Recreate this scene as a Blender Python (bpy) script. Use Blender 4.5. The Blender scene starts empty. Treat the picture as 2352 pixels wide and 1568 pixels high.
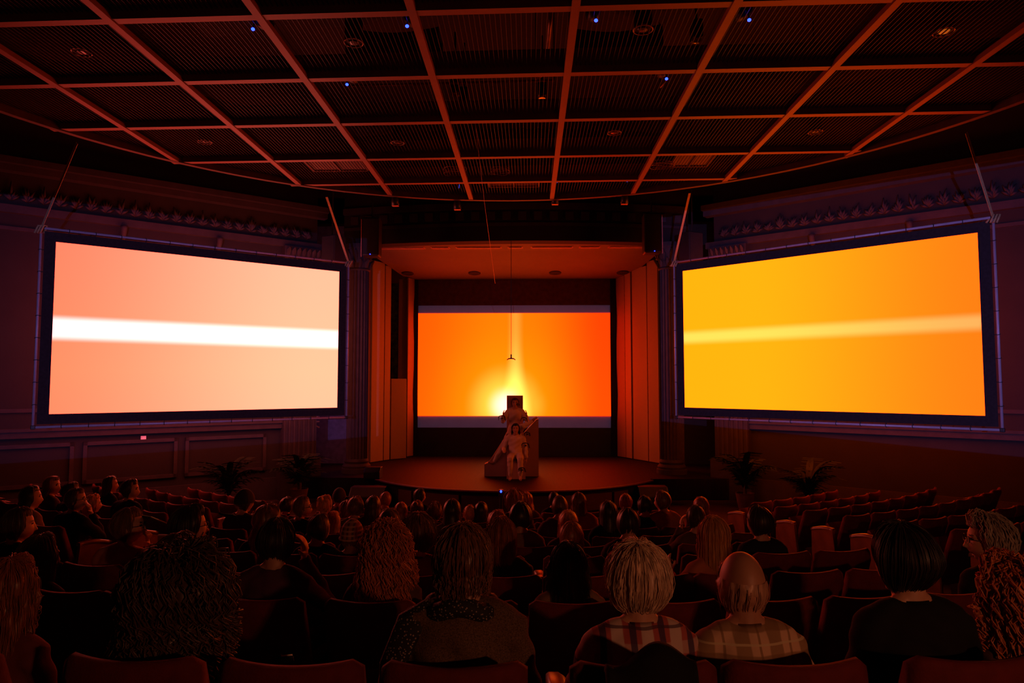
import bpy, math, random
import numpy as np
from mathutils import Vector, Matrix, noise as mnoise

random.seed(7)
S = bpy.context.scene
COL = S.collection
PI = math.pi

# ------------------------------------------------------------------ camera
FPX = 1568.0                       # focal length in pixels of the 2352 x 1568 frame (24 mm)
PITCH = math.atan(96 / FPX)
YAW = math.atan(39 * math.cos(PITCH) / FPX)
CAM = Vector((0.35, 0.0, 2.65))
cd = bpy.data.cameras.new('camera')
cd.sensor_width = 36.0
cd.lens = 24.0
cd.clip_start = 0.05
cam = bpy.data.objects.new('camera', cd)
cam.location = CAM
cam.rotation_euler = (PI / 2 + PITCH, 0, YAW)
COL.objects.link(cam)
S.camera = cam

# ------------------------------------------------------------------ world, exposure
w = bpy.data.worlds.new('world')
S.world = w
w.use_nodes = True
w.node_tree.nodes['Background'].inputs[0].default_value = (0.02, 0.003, 0.004, 1)
w.node_tree.nodes['Background'].inputs[1].default_value = 0.0
S.view_settings.view_transform = 'Standard'
S.view_settings.look = 'None'
S.view_settings.gamma = 1.0
S.view_settings.use_curve_mapping = False
S.view_settings.exposure = 0.0
S.cycles.adaptive_threshold = 0.02; S.cycles.max_bounces = 4; S.cycles.diffuse_bounces = 3; S.cycles.glossy_bounces = 2; S.cycles.transmission_bounces = 2; S.cycles.caustics_reflective = False; S.cycles.caustics_refractive = False
SCREEN_RED = 5.0                   # the red of the projected pictures is far brighter than the film can hold
SPILL_POWER = 3400.0
CENTRE_POWER = 620.0
FILL_LAMP = (2.7, -1.3, 2.9)  # warm lamp added out of view to light the nearest backs
FILL_POWER = 185.0

# camera helpers: a pixel of the photograph at a distance along the hall
FW = Vector((-math.sin(YAW) * math.cos(PITCH), math.cos(YAW) * math.cos(PITCH), math.sin(PITCH)))
RT = Vector((math.cos(YAW), math.sin(YAW), 0))
UP = RT.cross(FW)
def ray(x, y):
    d = FW * FPX + RT * (x - 1176) + UP * (784 - y)
    return d / d.y
def at(x, y, Y):
    return CAM + ray(x, y) * Y
def proj(P):
    d = Vector(P) - CAM
    return (1176 + FPX * d.dot(RT) / d.dot(FW), 784 - FPX * d.dot(UP) / d.dot(FW))

# ------------------------------------------------------------------ materials
MATS = {}
class NT:
    def __init__(s, m):
        s.t = m.node_tree
    def n(s, typ, **kw):
        nd = s.t.nodes.new(typ)
        for k, v in kw.items():
            setattr(nd, k, v)
        return nd
    def put(s, sock, v):
        if hasattr(v, 'is_output'):
            s.t.links.new(v, sock)
        elif isinstance(v, (tuple, list)) and len(v) == 3 and sock.type == 'RGBA':
            sock.default_value = (*v, 1)
        else:
            sock.default_value = v
    def m(s, op, a, b=0.0, c=0.0):
        nd = s.n('ShaderNodeMath', operation=op)
        s.put(nd.inputs[0], a); s.put(nd.inputs[1], b); s.put(nd.inputs[2], c)
        return nd.outputs[0]
    def step(s, x, lo, hi):
        nd = s.n('ShaderNodeMapRange', interpolation_type='SMOOTHSTEP')
        s.put(nd.inputs[0], x); nd.inputs[1].default_value = lo; nd.inputs[2].default_value = hi
        return nd.outputs[0]
    def lin(s, x, lo, hi):
        nd = s.n('ShaderNodeMapRange')
        s.put(nd.inputs[0], x); nd.inputs[1].default_value = lo; nd.inputs[2].default_value = hi
        return nd.outputs[0]
    def mix(s, f, a, b):
        nd = s.n('ShaderNodeMix', data_type='RGBA')
        s.put(nd.inputs[0], f); s.put(nd.inputs[6], a); s.put(nd.inputs[7], b)
        return nd.outputs[2]
    def noise(s, vec, scale, detail=3.0):
        nd = s.n('ShaderNodeTexNoise')
        if vec is not None: s.put(nd.inputs['Vector'], vec)
        nd.inputs['Scale'].default_value = scale; nd.inputs['Detail'].default_value = detail
        return nd.outputs[0]
    def obj(s):
        return s.n('ShaderNodeTexCoord').outputs['Object']
    def xyz(s, v):
        nd = s.n('ShaderNodeSeparateXYZ'); s.put(nd.inputs[0], v)
        return nd.outputs

def newmat(name):
    m = bpy.data.materials.new(name); m.use_nodes = True
    b = m.node_tree.nodes['Principled BSDF']
    return m, NT(m), b

def mat(name, col, rough=0.7, metal=0.0, vary=0.25, scale=8.0, bump=0.0, bscale=60.0, spec=0.5, stretch=None, sheen=0.0, coat=0.0):
    if name in MATS: return MATS[name]
    m, t, b = newmat(name)
    v = t.obj()
    if stretch:
        mp = t.n('ShaderNodeMapping'); t.put(mp.inputs[0], v); mp.inputs['Scale'].default_value = stretch
        v = mp.outputs[0]
    f = t.noise(v, scale)
    lo = tuple(c * (1 - vary) for c in col); hi = tuple(min(1, c * (1 + vary)) for c in col)
    t.put(b.inputs['Base Color'], t.mix(t.lin(f, 0.3, 0.7), lo, hi))
    b.inputs['Roughness'].default_value = rough
    b.inputs['Metallic'].default_value = metal
    b.inputs['Specular IOR Level'].default_value = spec
    if sheen:
        b.inputs['Sheen Weight'].default_value = sheen
        b.inputs['Sheen Roughness'].default_value = 0.4
        b.inputs['Sheen Tint'].default_value = (*[min(1, c * 2 + .1) for c in col], 1)
    if coat: b.inputs['Coat Weight'].default_value = coat
    if bump:
        bp = t.n('ShaderNodeBump'); bp.inputs['Strength'].default_value = bump
        bp.inputs['Distance'].default_value = 0.01
        t.put(bp.inputs['Height'], t.noise(v, bscale))
        t.put(b.inputs['Normal'], bp.outputs[0])
    MATS[name] = m
    return m

def emit(name, col, strength):
    if name in MATS: return MATS[name]
    m, t, b = newmat(name)
    b.inputs['Base Color'].default_value = (*[c * .3 for c in col], 1)
    b.inputs['Emission Color'].default_value = (*col, 1)
    b.inputs['Emission Strength'].default_value = strength
    MATS[name] = m
    return m

def screen_mat(name, fn):
    m, t, b = newmat(name)
    x, y, z = t.xyz(t.obj())
    r, g, bl = fn(t, x, z)
    cb = t.n('ShaderNodeCombineColor')
    t.put(cb.inputs[0], r); t.put(cb.inputs[1], g); t.put(cb.inputs[2], bl)
    b.inputs['Base Color'].default_value = (.02, .02, .02, 1)
    b.inputs['Roughness'].default_value = 0.9
    b.inputs['Specular IOR Level'].default_value = 0.0
    t.put(b.inputs['Emission Color'], cb.outputs[0])
    b.inputs['Emission Strength'].default_value = 1.0
    return m

def plaid(name, base, bands, rough=0.85):
    """bands: (axis, period, offset, half width, colour, strength)"""
    m, t, b = newmat(name)
    x, y, z = t.xyz(t.obj())
    col = base
    for ax, per, off, hw, c, st in bands:
        v = t.m('ADD', x if ax == 'x' else z, 10 + off)
        d = t.m('ABSOLUTE', t.m('SUBTRACT', t.m('MODULO', v, per), per / 2))
        f = t.m('MULTIPLY', t.m('SUBTRACT', 1.0, t.step(d, hw * .85, hw * 1.1)), st)
        col = t.mix(f, col, c)
    t.put(b.inputs['Base Color'], col)
    b.inputs['Roughness'].default_value = rough
    b.inputs['Specular IOR Level'].default_value = 0.25
    return m

def dots(name, base, dot, scale, size):
    m, t, b = newmat(name)
    vo = t.n('ShaderNodeTexVoronoi'); t.put(vo.inputs['Vector'], t.obj()); vo.inputs['Scale'].default_value = scale
    t.put(b.inputs['Base Color'], t.mix(t.step(vo.outputs[0], size * .8, size), dot, base))
    b.inputs['Roughness'].default_value = 0.8
    return m

# ------------------------------------------------------------------ mesh builder
class MB:
    def __init__(s):
        s.v = []; s.f = []
    def quad(s, a, b, c, d):
        i = len(s.v); s.v += [tuple(a), tuple(b), tuple(c), tuple(d)]; s.f.append((i, i + 1, i + 2, i + 3)); return s
    def box(s, c, size, rot=None):
        i = len(s.v); hx, hy, hz = size[0] / 2, size[1] / 2, size[2] / 2
        for sx, sy, sz in ((-1, -1, -1), (1, -1, -1), (1, 1, -1), (-1, 1, -1), (-1, -1, 1), (1, -1, 1), (1, 1, 1), (-1, 1, 1)):
            p = Vector((sx * hx, sy * hy, sz * hz))
            if rot is not None: p = rot @ p
            s.v.append(tuple(p + Vector(c)))
        for q in ((0, 3, 2, 1), (4, 5, 6, 7), (0, 1, 5, 4), (1, 2, 6, 5), (2, 3, 7, 6), (3, 0, 4, 7)):
            s.f.append(tuple(i + k for k in q))
        return s
    def bar(s, a, b, wd, ht, up=(0, 0, 1)):
        a = Vector(a); b = Vector(b); d = b - a; L = d.length; d.normalize()
        x = d.cross(Vector(up))
        if x.length < 1e-5: x = d.cross(Vector((1, 0, 0)))
        x.normalize(); z = x.cross(d)
        R = Matrix((x, d, z)).transposed()
        return s.box((a + b) / 2, (wd, L, ht), R)
    def tube(s, pts, rad, n=8, cap=True, flat=None, side=None):
        """sweep ellipses: rad a number or a list of numbers or (rx, ry)"""
        pts = [Vector(p) for p in pts]; m = len(pts)
        if not isinstance(rad, (list, tuple)): rad = [rad] * m
        i0 = len(s.v); px = None
        for k in range(m):
            d = (pts[min(k + 1, m - 1)] - pts[max(k - 1, 0)])
            if d.length < 1e-9: d = Vector((0, 0, 1))
            d.normalize()
            ref = Vector(side) if side is not None else (px if px is not None else (Vector((1, 0, 0)) if abs(d.x) < .9 else Vector((0, 1, 0))))
            x = ref - d * ref.dot(d)
            if x.length < 1e-6: x = d.orthogonal()
            x.normalize(); y = d.cross(x); px = x
            r = rad[k]; rx, ry = (r if isinstance(r, (tuple, list)) else (r, r))
            for j in range(n):
                a = 2 * PI * j / n
                s.v.append(tuple(pts[k] + x * (rx * math.cos(a)) + y * (ry * math.sin(a))))
        for k in range(m - 1):
            for j in range(n):
                a = i0 + k * n + j; b = i0 + k * n + (j + 1) % n
                s.f.append((a, b, b + n, a + n))
        if cap:
            s.f.append(tuple(i0 + j for j in range(n))[::-1]); s.f.append(tuple(i0 + (m - 1) * n + j for j in range(n)))
        return s
    def ell(s, c, r, nu=16, nv=10, R=None, fn=None):
        i0 = len(s.v); c = Vector(c)
        for j in range(nv + 1):
            ph = PI * j / nv
            for i in range(nu):
                th = 2 * PI * i / nu
                p = Vector((r[0] * math.sin(ph) * math.cos(th), r[1] * math.sin(ph) * math.sin(th), r[2] * math.cos(ph)))
                if fn: p = fn(p)
                if R is not None: p = R @ p
                s.v.append(tuple(p + c))
        for j in range(nv):
            for i in range(nu):
                a = i0 + j * nu + i; b = i0 + j * nu + (i + 1) % nu
                if j == 0: s.f.append((a, a + nu, b + nu))
                elif j == nv - 1: s.f.append((a, a + nu, b))
                else: s.f.append((a, a + nu, b + nu, b))
        return s
    def lathe(s, prof, n=24, c=(0, 0, 0), flute=0.0, nfl=0):
        i0 = len(s.v); m = len(prof)
        for r, z in prof:
            for j in range(n):
                a = 2 * PI * j / n
                rr = r - (flute * r * abs(math.sin(a * nfl / 2)) if nfl else 0)
                s.v.append((c[0] + rr * math.cos(a), c[1] + rr * math.sin(a), c[2] + z))
        for k in range(m - 1):
            for j in range(n):
                a = i0 + k * n + j; b = i0 + k * n + (j + 1) % n
                s.f.append((a, b, b + n, a + n))
        s.f.append(tuple(i0 + j for j in range(n))[::-1]); s.f.append(tuple(i0 + (m - 1) * n + j for j in range(n)))
        return s
    def prism(s, poly, off):
        """polygon of 3D points swept by a vector"""
        n = len(poly); i = len(s.v); o = Vector(off)
        s.v += [tuple(p) for p in poly] + [tuple(Vector(p) + o) for p in poly]
        s.f.append(tuple(i + k for k in range(n))[::-1]); s.f.append(tuple(i + n + k for k in range(n)))
        for k in range(n):
            a = i + k; b = i + (k + 1) % n
            s.f.append((a, b, b + n, a + n))
        return s
    def grid(s, P):
        i0 = len(s.v); m = len(P); n = len(P[0])
        for r in P: s.v += [tuple(p) for p in r]
        for a in range(m - 1):
            for b in range(n - 1):
                i = i0 + a * n + b
                s.f.append((i, i + 1, i + n + 1, i + n))
        return s
    def mesh(s, name, m=None, smooth=False):
        me = bpy.data.meshes.new(name); me.from_pydata(s.v, [], s.f); me.validate()
        if m: me.materials.append(m)
        if smooth: me.polygons.foreach_set('use_smooth', [True] * len(me.polygons))
        me.update()
        return me
    def build(s, name, m, parent=None, smooth=False, bevel=0.0, loc=None):
        return link(name, s.mesh(name, m, smooth), parent, bevel, loc)

def link(name, me, parent=None, bevel=0.0, loc=None, mtx=None):
    o = bpy.data.objects.new(name, me); COL.objects.link(o)
    if parent: o.parent = parent
    if loc is not None: o.location = loc
    if mtx is not None: o.matrix_local = mtx
    if bevel:
        bv = o.modifiers.new('bevel', 'BEVEL'); bv.width = bevel; bv.segments = 2; bv.limit_method = 'ANGLE'
    return o

def tag(o, label, cat, group=None):
    o['label'] = label; o['category'] = cat
    if group: o['group'] = group
    return o
def thing(name, label, cat, loc=(0, 0, 0), rotz=0.0, group=None):
    o = bpy.data.objects.new(name, None); COL.objects.link(o)
    o.empty_display_size = .1
    o.location = loc; o.rotation_euler = (0, 0, rotz)
    return tag(o, label, cat, group)
def struct(o):
    o['kind'] = 'structure'; return o
def copy_tree(o, parent=None):
    c = o.copy(); COL.objects.link(c)
    if parent: c.parent = parent
    for ch in list(o.children): copy_tree(ch, c)
    return c

# common materials
M_WALL = mat('dark_stained_wall', (.0078, .0048, .0066), .85, vary=.18, scale=2.5, bump=.15, bscale=30)
M_STONE = mat('carved_stone', (.022, .015, .021), .8, vary=.25, scale=5, bump=.4, bscale=50)
M_BEAM = mat('painted_steel_beam', (.205, .060, .016), .55, vary=.10, scale=3)
M_DARK = mat('matt_black', (.012, .010, .011), .8, vary=.3)
M_BLACKMETAL = mat('black_metal', (.02, .018, .02), .45, .3, vary=.2)
M_BLACKCLOTH = mat('black_cloth', (.015, .012, .016), .95, vary=.3, scale=20)
M_WOOD = mat('varnished_wood', (.24, .085, .020), .35, vary=.3, scale=6, stretch=(12, 1, 1))
M_STAGE = mat('stage_boards', (.012, .0048, .0032), .62, spec=.10, vary=.35, scale=3, stretch=(9, .6, 1), bump=.06, bscale=15)
M_FLOOR = mat('dark_carpet', (.03, .010, .010), .95, vary=.3, scale=20)
M_VELVET = mat('red_velvet', (.125, .012, .011), .8, vary=.22, scale=14, bump=.2, bscale=140, sheen=.25, spec=.25)
M_IRON = mat('cast_iron', (.03, .022, .022), .5, .6, vary=.2)
M_CREAM = mat('cream_panel', (.165, .135, .05), .7, vary=.06, scale=2)
M_WHITE = mat('white_paint', (.42, .26, .24), .7, vary=.05, scale=3)
M_TUBE = mat('aluminium_tube', (.42, .36, .46), .4, .1, vary=.08)
M_STRAP = mat('tan_webbing', (.42, .27, .12), .8, vary=.15, scale=30)
# ------------------------------------------------------------------ hall geometry
CY = 18.0                          # the seat rows are arcs about (0, CY)
ROWS = [9.78, 9.13, 8.45, 7.55, 6.65, 5.65, 4.75, 3.95, 3.25, 2.05]      # where each row crosses the middle of the hall, front row first
TAB_A = [-6, 0.5, 2.05, 3.25, 3.95, 4.75, 5.65, 6.65, 7.55, 8.45, 9.13, 9.78, 10.6]
TAB_D = [.35, .60, .80, 1.0, 1.075, 1.17, 1.31, 1.46, 1.575, 1.685, 1.76, 1.815, 1.83]
CH = 0.82                          # height of a chair back
def top_z(a): return 2.65 - float(np.interp(a, TAB_A, TAB_D))
def floor_z(a): return top_z(a) - CH
STZ = 0.48                         # stage floor

# floor: shallow cone falling towards the stage
b = MB(); rows = []
for r in [0.5, 3, 5, 7.4] + [18 - a for a in (10.2, 9.78, 9.13, 8.45, 7.55, 6.65, 5.65, 4.75, 3.95, 3.25, 2.05, .5, -2, -6)]:
    rows.append([(r * math.sin(t), CY - r * math.cos(t), floor_z(CY - r)) for t in np.linspace(-1.45, 1.45, 41)])
b.grid(rows)
struct(b.build('floor', M_FLOOR))

# stage: apron with a bowed front edge
edge = []
for X in np.linspace(-3.1, 3.1, 25):
    edge.append((X, 13.82 + 1.62 * (X / 3.1) ** 2 * (.75 + .25 * (X / 3.1) ** 2)))
outl = [(-9, 16.0), (-3.1, 15.75)] + edge + [(3.1, 15.75), (9, 16.0), (9, 23), (-9, 23)]
b = MB(); b.prism([(x, y, 0.02) for x, y in outl], (0, 0, STZ - .02))
stage = struct(b.build('floor_stage', M_STAGE))
b = MB()
nose = [(x, y - .03, STZ + .004) for x, y in edge]
b.tube(nose, (.028, .03) if False else .026, 6)
b.build('stage_nosing', mat('stage_nosing_wood', (.10, .03, .015), .5), stage, smooth=True)
for k in range(0, 24, 4):          # panels of the stage front
    x0, y0 = edge[k]; x1, y1 = edge[min(k + 4, 24)]
    b = MB(); d = Vector((x1 - x0, y1 - y0, 0)); n = Vector((d.y, -d.x, 0)).normalized()
    a0 = Vector((x0, y0, .06)) + d * .02 + n * .05; a1 = Vector((x1, y1, .06)) - d * .02 + n * .05
    b.prism([a0, a1, a1 + Vector((0, 0, .33)), a0 + Vector((0, 0, .33))], -n * .09)
    b.build('riser_panel', mat('stage_front_panel', (.045, .014, .010), .55, stretch=(1, 1, 8)), stage)

# side walls run parallel to the hung screens
WD = Vector((-.777, -.63, 0))                        # left wall direction away from the stage
def wl(t, z, off=0.0, s=-1):                         # point on the wall (s = -1 left, 1 right); off = out into the hall
    p = Vector((-4.3, 16.65, 0)) + WD * t + Vector((.63, -.777, 0)) * off
    return Vector((p.x if s < 0 else -p.x, p.y, z))
for s, nm in ((-1, 'left'), (1, 'right')):
    b = MB()
    b.prism([wl(.62, 0, 0, s), wl(7.2, 0, 0, s), wl(7.2, 0, -.5, s), wl(.62, 0, -.5, s)], (0, 0, 9))
    wall = struct(b.build('wall_' + nm, M_WALL))
    b = MB()
    p = wl(7.2, 0, 0, s); q = Vector((p.x + s * .5, -6, 0))
    b.prism([p, q, q + Vector((s * .5, 0, 0)), p + Vector((s * .9, .3, 0))], (0, 0, 9))
    struct(b.build('wall_side_' + nm, M_WALL))
    # dado with panels, rail, tall framed panels, frieze and cornice
    b = MB()
    for t0, t1, z0, z1, d in ((.62, 7.2, 1.62, 1.74, .10), (.62, 7.2, 1.74, 1.80, .14), (.62, 7.2, 0, .5, .06)):
        b.prism([wl(t0, z0, 0, s), wl(t1, z0, 0, s), wl(t1, z0, d, s), wl(t0, z0, d, s)], (0, 0, z1 - z0))
    b.build('dado_rail', M_STONE, wall)
    for k in range(3):
        t0 = 1.75 + k * 1.85; t1 = t0 + 1.7
        for z0, z1, nmp in ((.68, 1.5, 'dado_panel'), (2.1, 5.6, 'wall_panel')) if s < 0 else ((2.1, 5.6, 'wall_panel'),):
            b = MB(); f = .07
            for (u0, u1, v0, v1) in ((t0, t1, z0, z0 + f), (t0, t1, z1 - f, z1), (t0, t0 + f, z0, z1), (t1 - f, t1, z0, z1)):
                b.prism([wl(u0, v0, 0, s), wl(u1, v0, 0, s), wl(u1, v0, .05, s), wl(u0, v0, .05, s)], (0, 0, v1 - v0))
            b.build(nmp + '_frame', M_STONE, wall)
    for z0, z1, d, nmp in ((5.85, 6.0, .12, 'architrave'), (6.62, 6.74, .22, 'cornice'), (6.74, 6.86, .34, 'cornice')):
        b = MB(); b.prism([wl(.45, z0, 0, s), wl(7.2, z0, 0, s), wl(7.2, z0, d, s), wl(.45, z0, d, s)], (0, 0, z1 - z0))
        b.build(nmp, M_STONE, wall)
    for k in range(24):                                # carved frieze: leaf sprays
        t = .9 + k * .26
        b = MB(); rnd = random.Random(k)
        for j in range(7):
            a = PI * (.1 + .8 * j / 6); L = .10 + .14 * rnd.random()
            p0 = wl(t, 6.1, .03, s); p1 = wl(t + .14 * math.cos(a) , 6.1 + L * math.sin(a) * 1.5, .05, s)
            pm = (p0 + p1) / 2 + (wl(0, 0, .05, s) - wl(0, 0, 0, s))
            b.tube([p0, pm, p1], [.016, .030, .010], 5)
        b.build('frieze_carving', M_STONE, wall, smooth=True)
    for t in (2.9, 4.75):                              # scroll brackets under the architrave
        b = MB(); pts = []
        for j in range(9):
            a = j / 8
            pts.append(wl(t, 5.85 - .42 * a, .05 + .13 * (1 - a) + .02 * math.sin(a * 9), s))
        b.tube(pts, [.07 - .03 * j / 8 for j in range(9)], 6)
        b.build('bracket', M_STONE, wall, smooth=True)
    # pilaster at the near end of the wall and free-standing fluted column by the stage
    b = MB(); w0, w1 = .62, 1.42
    b.prism([wl(w0, .9, 0, s), wl(w1, .9, 0, s), wl(w1, .9, .16, s), wl(w0, .9, .16, s)], (0, 0, 4.4))
    pil = b.build('trim_1' if s < 0 else 'trim_2', M_STONE); struct(pil)
    for j in range(7):
        t = w0 + .06 + j * .113
        b = MB(); b.prism([wl(t, .95, .16, s), wl(t + .06, .95, .16, s), wl(t + .05, .95, .20, s), wl(t + .01, .95, .20, s)], (0, 0, 4.3))
        b.build('flute_rib', M_STONE, pil)
    b = MB(); b.prism([wl(w0 - .08, 0, 0, s), wl(w1 + .08, 0, 0, s), wl(w1 + .08, 0, .26, s), wl(w0 - .08, 0, .26, s)], (0, 0, .9))
    b.build('plinth', M_STONE, pil)
    b = MB(); rnd = random.Random(3)
    b.prism([wl(w0 - .05, 5.3, 0, s), wl(w1 + .05, 5.3, 0, s), wl(w1 + .05, 5.3, .22, s), wl(w0 - .05, 5.3, .22, s)], (0, 0, .55))
    for j in range(14):
        t = w0 + .06 * j; z = 5.32 + .26 * (j % 2)
        p = wl(t, z, .22, s); q = wl(t, z + .16, .29, s); r_ = wl(t, z + .22, .36, s)
        b.tube([p, q, r_], [.02, .05, .015], 5)
    b.build('capital', M_STONE, pil)
    cx = -3.87 if s < 0 else 3.80
    colm = thing('fluted_column', 'fluted stone column at the %s edge of the stage opening' % ('left' if s < 0 else 'right'), 'column', (cx, 16.75, STZ - .01))
    MB().lathe([(.255, .35), (.255, 2.0), (.25, 3.6), (.24, 4.95)], 80, flute=.12, nfl=20).build('shaft', M_STONE, colm)
    MB().lathe([(.36, 0), (.36, .12), (.33, .13), (.34, .18), (.31, .22), (.28, .24), (.30, .29), (.27, .35)], 32).build('base', M_STONE, colm, smooth=False)
    b = MB(); b.lathe([(.25, 4.95), (.28, 4.98), (.25, 5.02), (.27, 5.2), (.33, 5.45), (.36, 5.5), (.36, 5.6)], 24)
    for row_, (z, ln) in enumerate(((5.02, .2), (5.2, .24))):
        for j in range(10):
            a = 2 * PI * (j + .5 * row_) / 10; u = Vector((math.cos(a), math.sin(a), 0))
            b.tube([u * .25 + Vector((0, 0, z)), u * .29 + Vector((0, 0, z + ln * .6)), u * .37 + Vector((0, 0, z + ln))], [.03, .06, .02], 5)
    b.build('capital', M_STONE, colm)
    # passage between pilaster and column; the right one's darkness is put into its wall colour
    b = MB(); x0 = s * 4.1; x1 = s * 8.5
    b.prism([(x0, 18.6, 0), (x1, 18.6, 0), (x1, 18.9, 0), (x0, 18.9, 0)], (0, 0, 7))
    struct(b.build('wall_passage_' + nm, mat('passage_wall_tone_' + nm, (.10, .09, .16) if s < 0 else (.006, .005, .006), .85)))
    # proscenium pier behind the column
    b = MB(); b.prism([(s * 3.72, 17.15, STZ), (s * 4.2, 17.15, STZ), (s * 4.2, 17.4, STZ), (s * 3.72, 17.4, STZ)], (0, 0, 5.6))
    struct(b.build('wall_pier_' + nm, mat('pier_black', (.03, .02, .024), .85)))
b = MB(); b.prism([(-10, -6, 0), (10, -6, 0), (10, -6.3, 0), (-10, -6.3, 0)], (0, 0, 9))
struct(b.build('wall_back', M_WALL))
b = MB(); b.box((0, 8, 9.1), (22, 32, .2))
struct(b.build('ceiling', mat('dark_attic_ceiling', (.012, .005, .005), .9)))
b = MB(); b.box((0, 22.6, 4), (18, .2, 8))
struct(b.build('wall_stage_rear', M_DARK))

# proscenium lintel, bowed towards the audience, with mouldings
def bow(X, y0=17.25, d=.55): return y0 - d * (1 - (X / 4.4) ** 2)
XS = list(np.linspace(-4.4, 4.4, 25))
def band(z0, z1, out, thick=.3):
    bb = MB()
    P = [[(X, bow(X) - out, z0), ] for X in XS]
    front = [(X, bow(X) - out) for X in XS]; back = [(X, bow(X) - out + thick) for X in XS][::-1]
    bb.prism([(x, y, z0) for x, y in front + back], (0, 0, z1 - z0))
    return bb
lint = struct(band(6.17, 9.0, 0, .4).build('wall_front', M_WALL))
band(6.55, 6.62, .05, .1).build('lintel_moulding', M_STONE, lint)
band(6.95, 7.1, .12, .2).build('lintel_cornice', M_STONE, lint)
for k in range(22):
    X = -4.1 + k * .39
    b = MB(); b.box((X, bow(X) - .03, 6.79), (.2, .06, .2)); b.build('frieze_block', M_STONE, lint)
# coffered strip and sloping stage canopy with four downlight holes
b = MB(); b.grid([[(X, bow(X) + .02 + k * (17.95 - bow(X) - .02), 6.19 - .03 * k) for X in XS] for k in (0, 1)])
b.grid([[(X, bow(X) + .02 + k * (17.95 - bow(X) - .02), 6.30 - .03 * k) for X in XS] for k in (0, 1)])
cof = struct(b.build('ceiling_canopy', M_CREAM))
for x0, x1 in ((-3.9, -2.35), (-2.2, -1.7), (-1.55, -.35), (-.2, .2), (.4, 1.5), (1.65, 2.2), (2.4, 3.8)):
    b = MB(); b.box(((x0 + x1) / 2, 17.55, 6.175), (x1 - x0, .28, .02)); b.box(((x0 + x1) / 2, 17.55, 6.158), (x1 - x0 - .08, .2, .02))
    b.build('coffer_panel', mat('coffer_panel_red', (.36, .16, .10), .6), cof)
CF, CB = (17.95, 6.16), (20.55, 5.78)
HOLES = [at(937, 628, 19.9).x, at(1090, 627, 19.9).x, at(1275, 625, 19.9).x, at(1430, 622, 19.9).x]
b = MB()
b.prism([(-3.96, CF[0], CF[1]), (3.86, CF[0], CF[1]), (3.3, CB[0], CB[1]), (-3.3, CB[0], CB[1])], (0, 0, .06))
b.build('canopy_slab', M_CREAM, cof)
sl = math.atan2(CB[1] - CF[1], CB[0] - CF[0])
for k, X in enumerate(HOLES):
    yy = 19.85; zz = CF[1] + (yy - CF[0]) * math.tan(sl)
    d = thing('recessed_downlight', '%s of four dark round downlights in the stage canopy' % ['leftmost', 'second from left', 'third from left', 'rightmost'][k], 'downlight', (X, yy, zz), 0, 'stage canopy downlights')
    d.rotation_euler = (sl, 0, 0)
    MB().lathe([(.165, -.012), (.175, -.02), (.18, -.012), (.18, .0)], 24).build('rim', M_BLACKMETAL, d)
    MB().lathe([(.06, -.018), (.13, -.0215), (.165, -.013)], 24).build('reflector', M_DARK, d)

# stage side flats (cream boards) on both sides
def flat(name, p0, p1, z0, z1, m, parent=None, th=.05):
    p0 = Vector((*p0, z0)); p1 = Vector((*p1, z0)); d = (p1 - p0); n = Vector((-d.y, d.x, 0)).normalized() * th
    bb = MB(); bb.prism([p0, p1, p1 + n, p0 + n], (0, 0, z1 - z0)); return bb.build(name, m, parent)
M_FLAT = mat('cream_stage_flat', (.42, .34, .13), .75, vary=.07, scale=1.5, stretch=(1, 1, .3))
wing = thing('stage_flats', 'row of cream stage flats on the left side of the stage', 'stage flats', (-3.6, 19.6, STZ))
def lf(*a, s=-1, par=None):
    p0, p1, z0, z1 = a
    o = flat('flat_panel', (p0[0] * 1, p0[1]), p1, z0, z1, M_FLAT); o.parent = par; o.matrix_parent_inverse = par.matrix_basis.inverted(); return o
def wx(px, Y): return at(px, 900, Y).x
bpy.context.view_layer.update()
LWP = [((wx(853, 18.7), 18.7), (wx(881, 19.15), 19.15), STZ + .02, 6.06), ((wx(883, 19.2), 19.2), (wx(896, 19.4), 19.4), STZ + .02, 6.0),
       ((wx(899, 19.45), 19.45), (wx(934, 19.8), 19.8), STZ + .02, 2.78), ((wx(914, 20.3), 20.3), (wx(935, 20.42), 20.42), 2.4, 5.78),
       ((wx(936, 20.2), 20.2), (wx(950, 20.45), 20.45), STZ + .02, 5.8)]
for a in LWP: lf(*a, par=wing)
wing2 = thing('stage_flats', 'row of cream stage flats on the right side of the stage', 'stage flats', (3.6, 19.6, STZ))
bpy.context.view_layer.update()
for p0, p1, z0, z1 in [((wx(1513, 18.7), 18.7), (wx(1489, 19.1), 19.1), STZ + .02, 6.06), ((wx(1487, 19.15), 19.15), (wx(1454, 19.75), 19.75), STZ + .02, 5.95),
                       ((wx(1450, 19.8), 19.8), (wx(1437, 20.1), 20.1), STZ + .02, 5.88), ((wx(1436, 20.12), 20.12), (wx(1417, 20.45), 20.45), STZ + .02, 5.83)]:
    o = flat('flat_panel', p1, p0, z0, z1, M_FLAT); o.parent = wing2; o.matrix_parent_inverse = wing2.matrix_basis.inverted()
tag(flat('green_curtain_strip', (wx(896, 20.6), 20.6), (wx(916, 20.6), 20.6), STZ, 5.7, mat('mottled_green_cloth', (.06, .09, .03), .9, vary=.8, scale=9)),
    'mottled green cloth strip behind the left stage flats', 'cloth')
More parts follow.
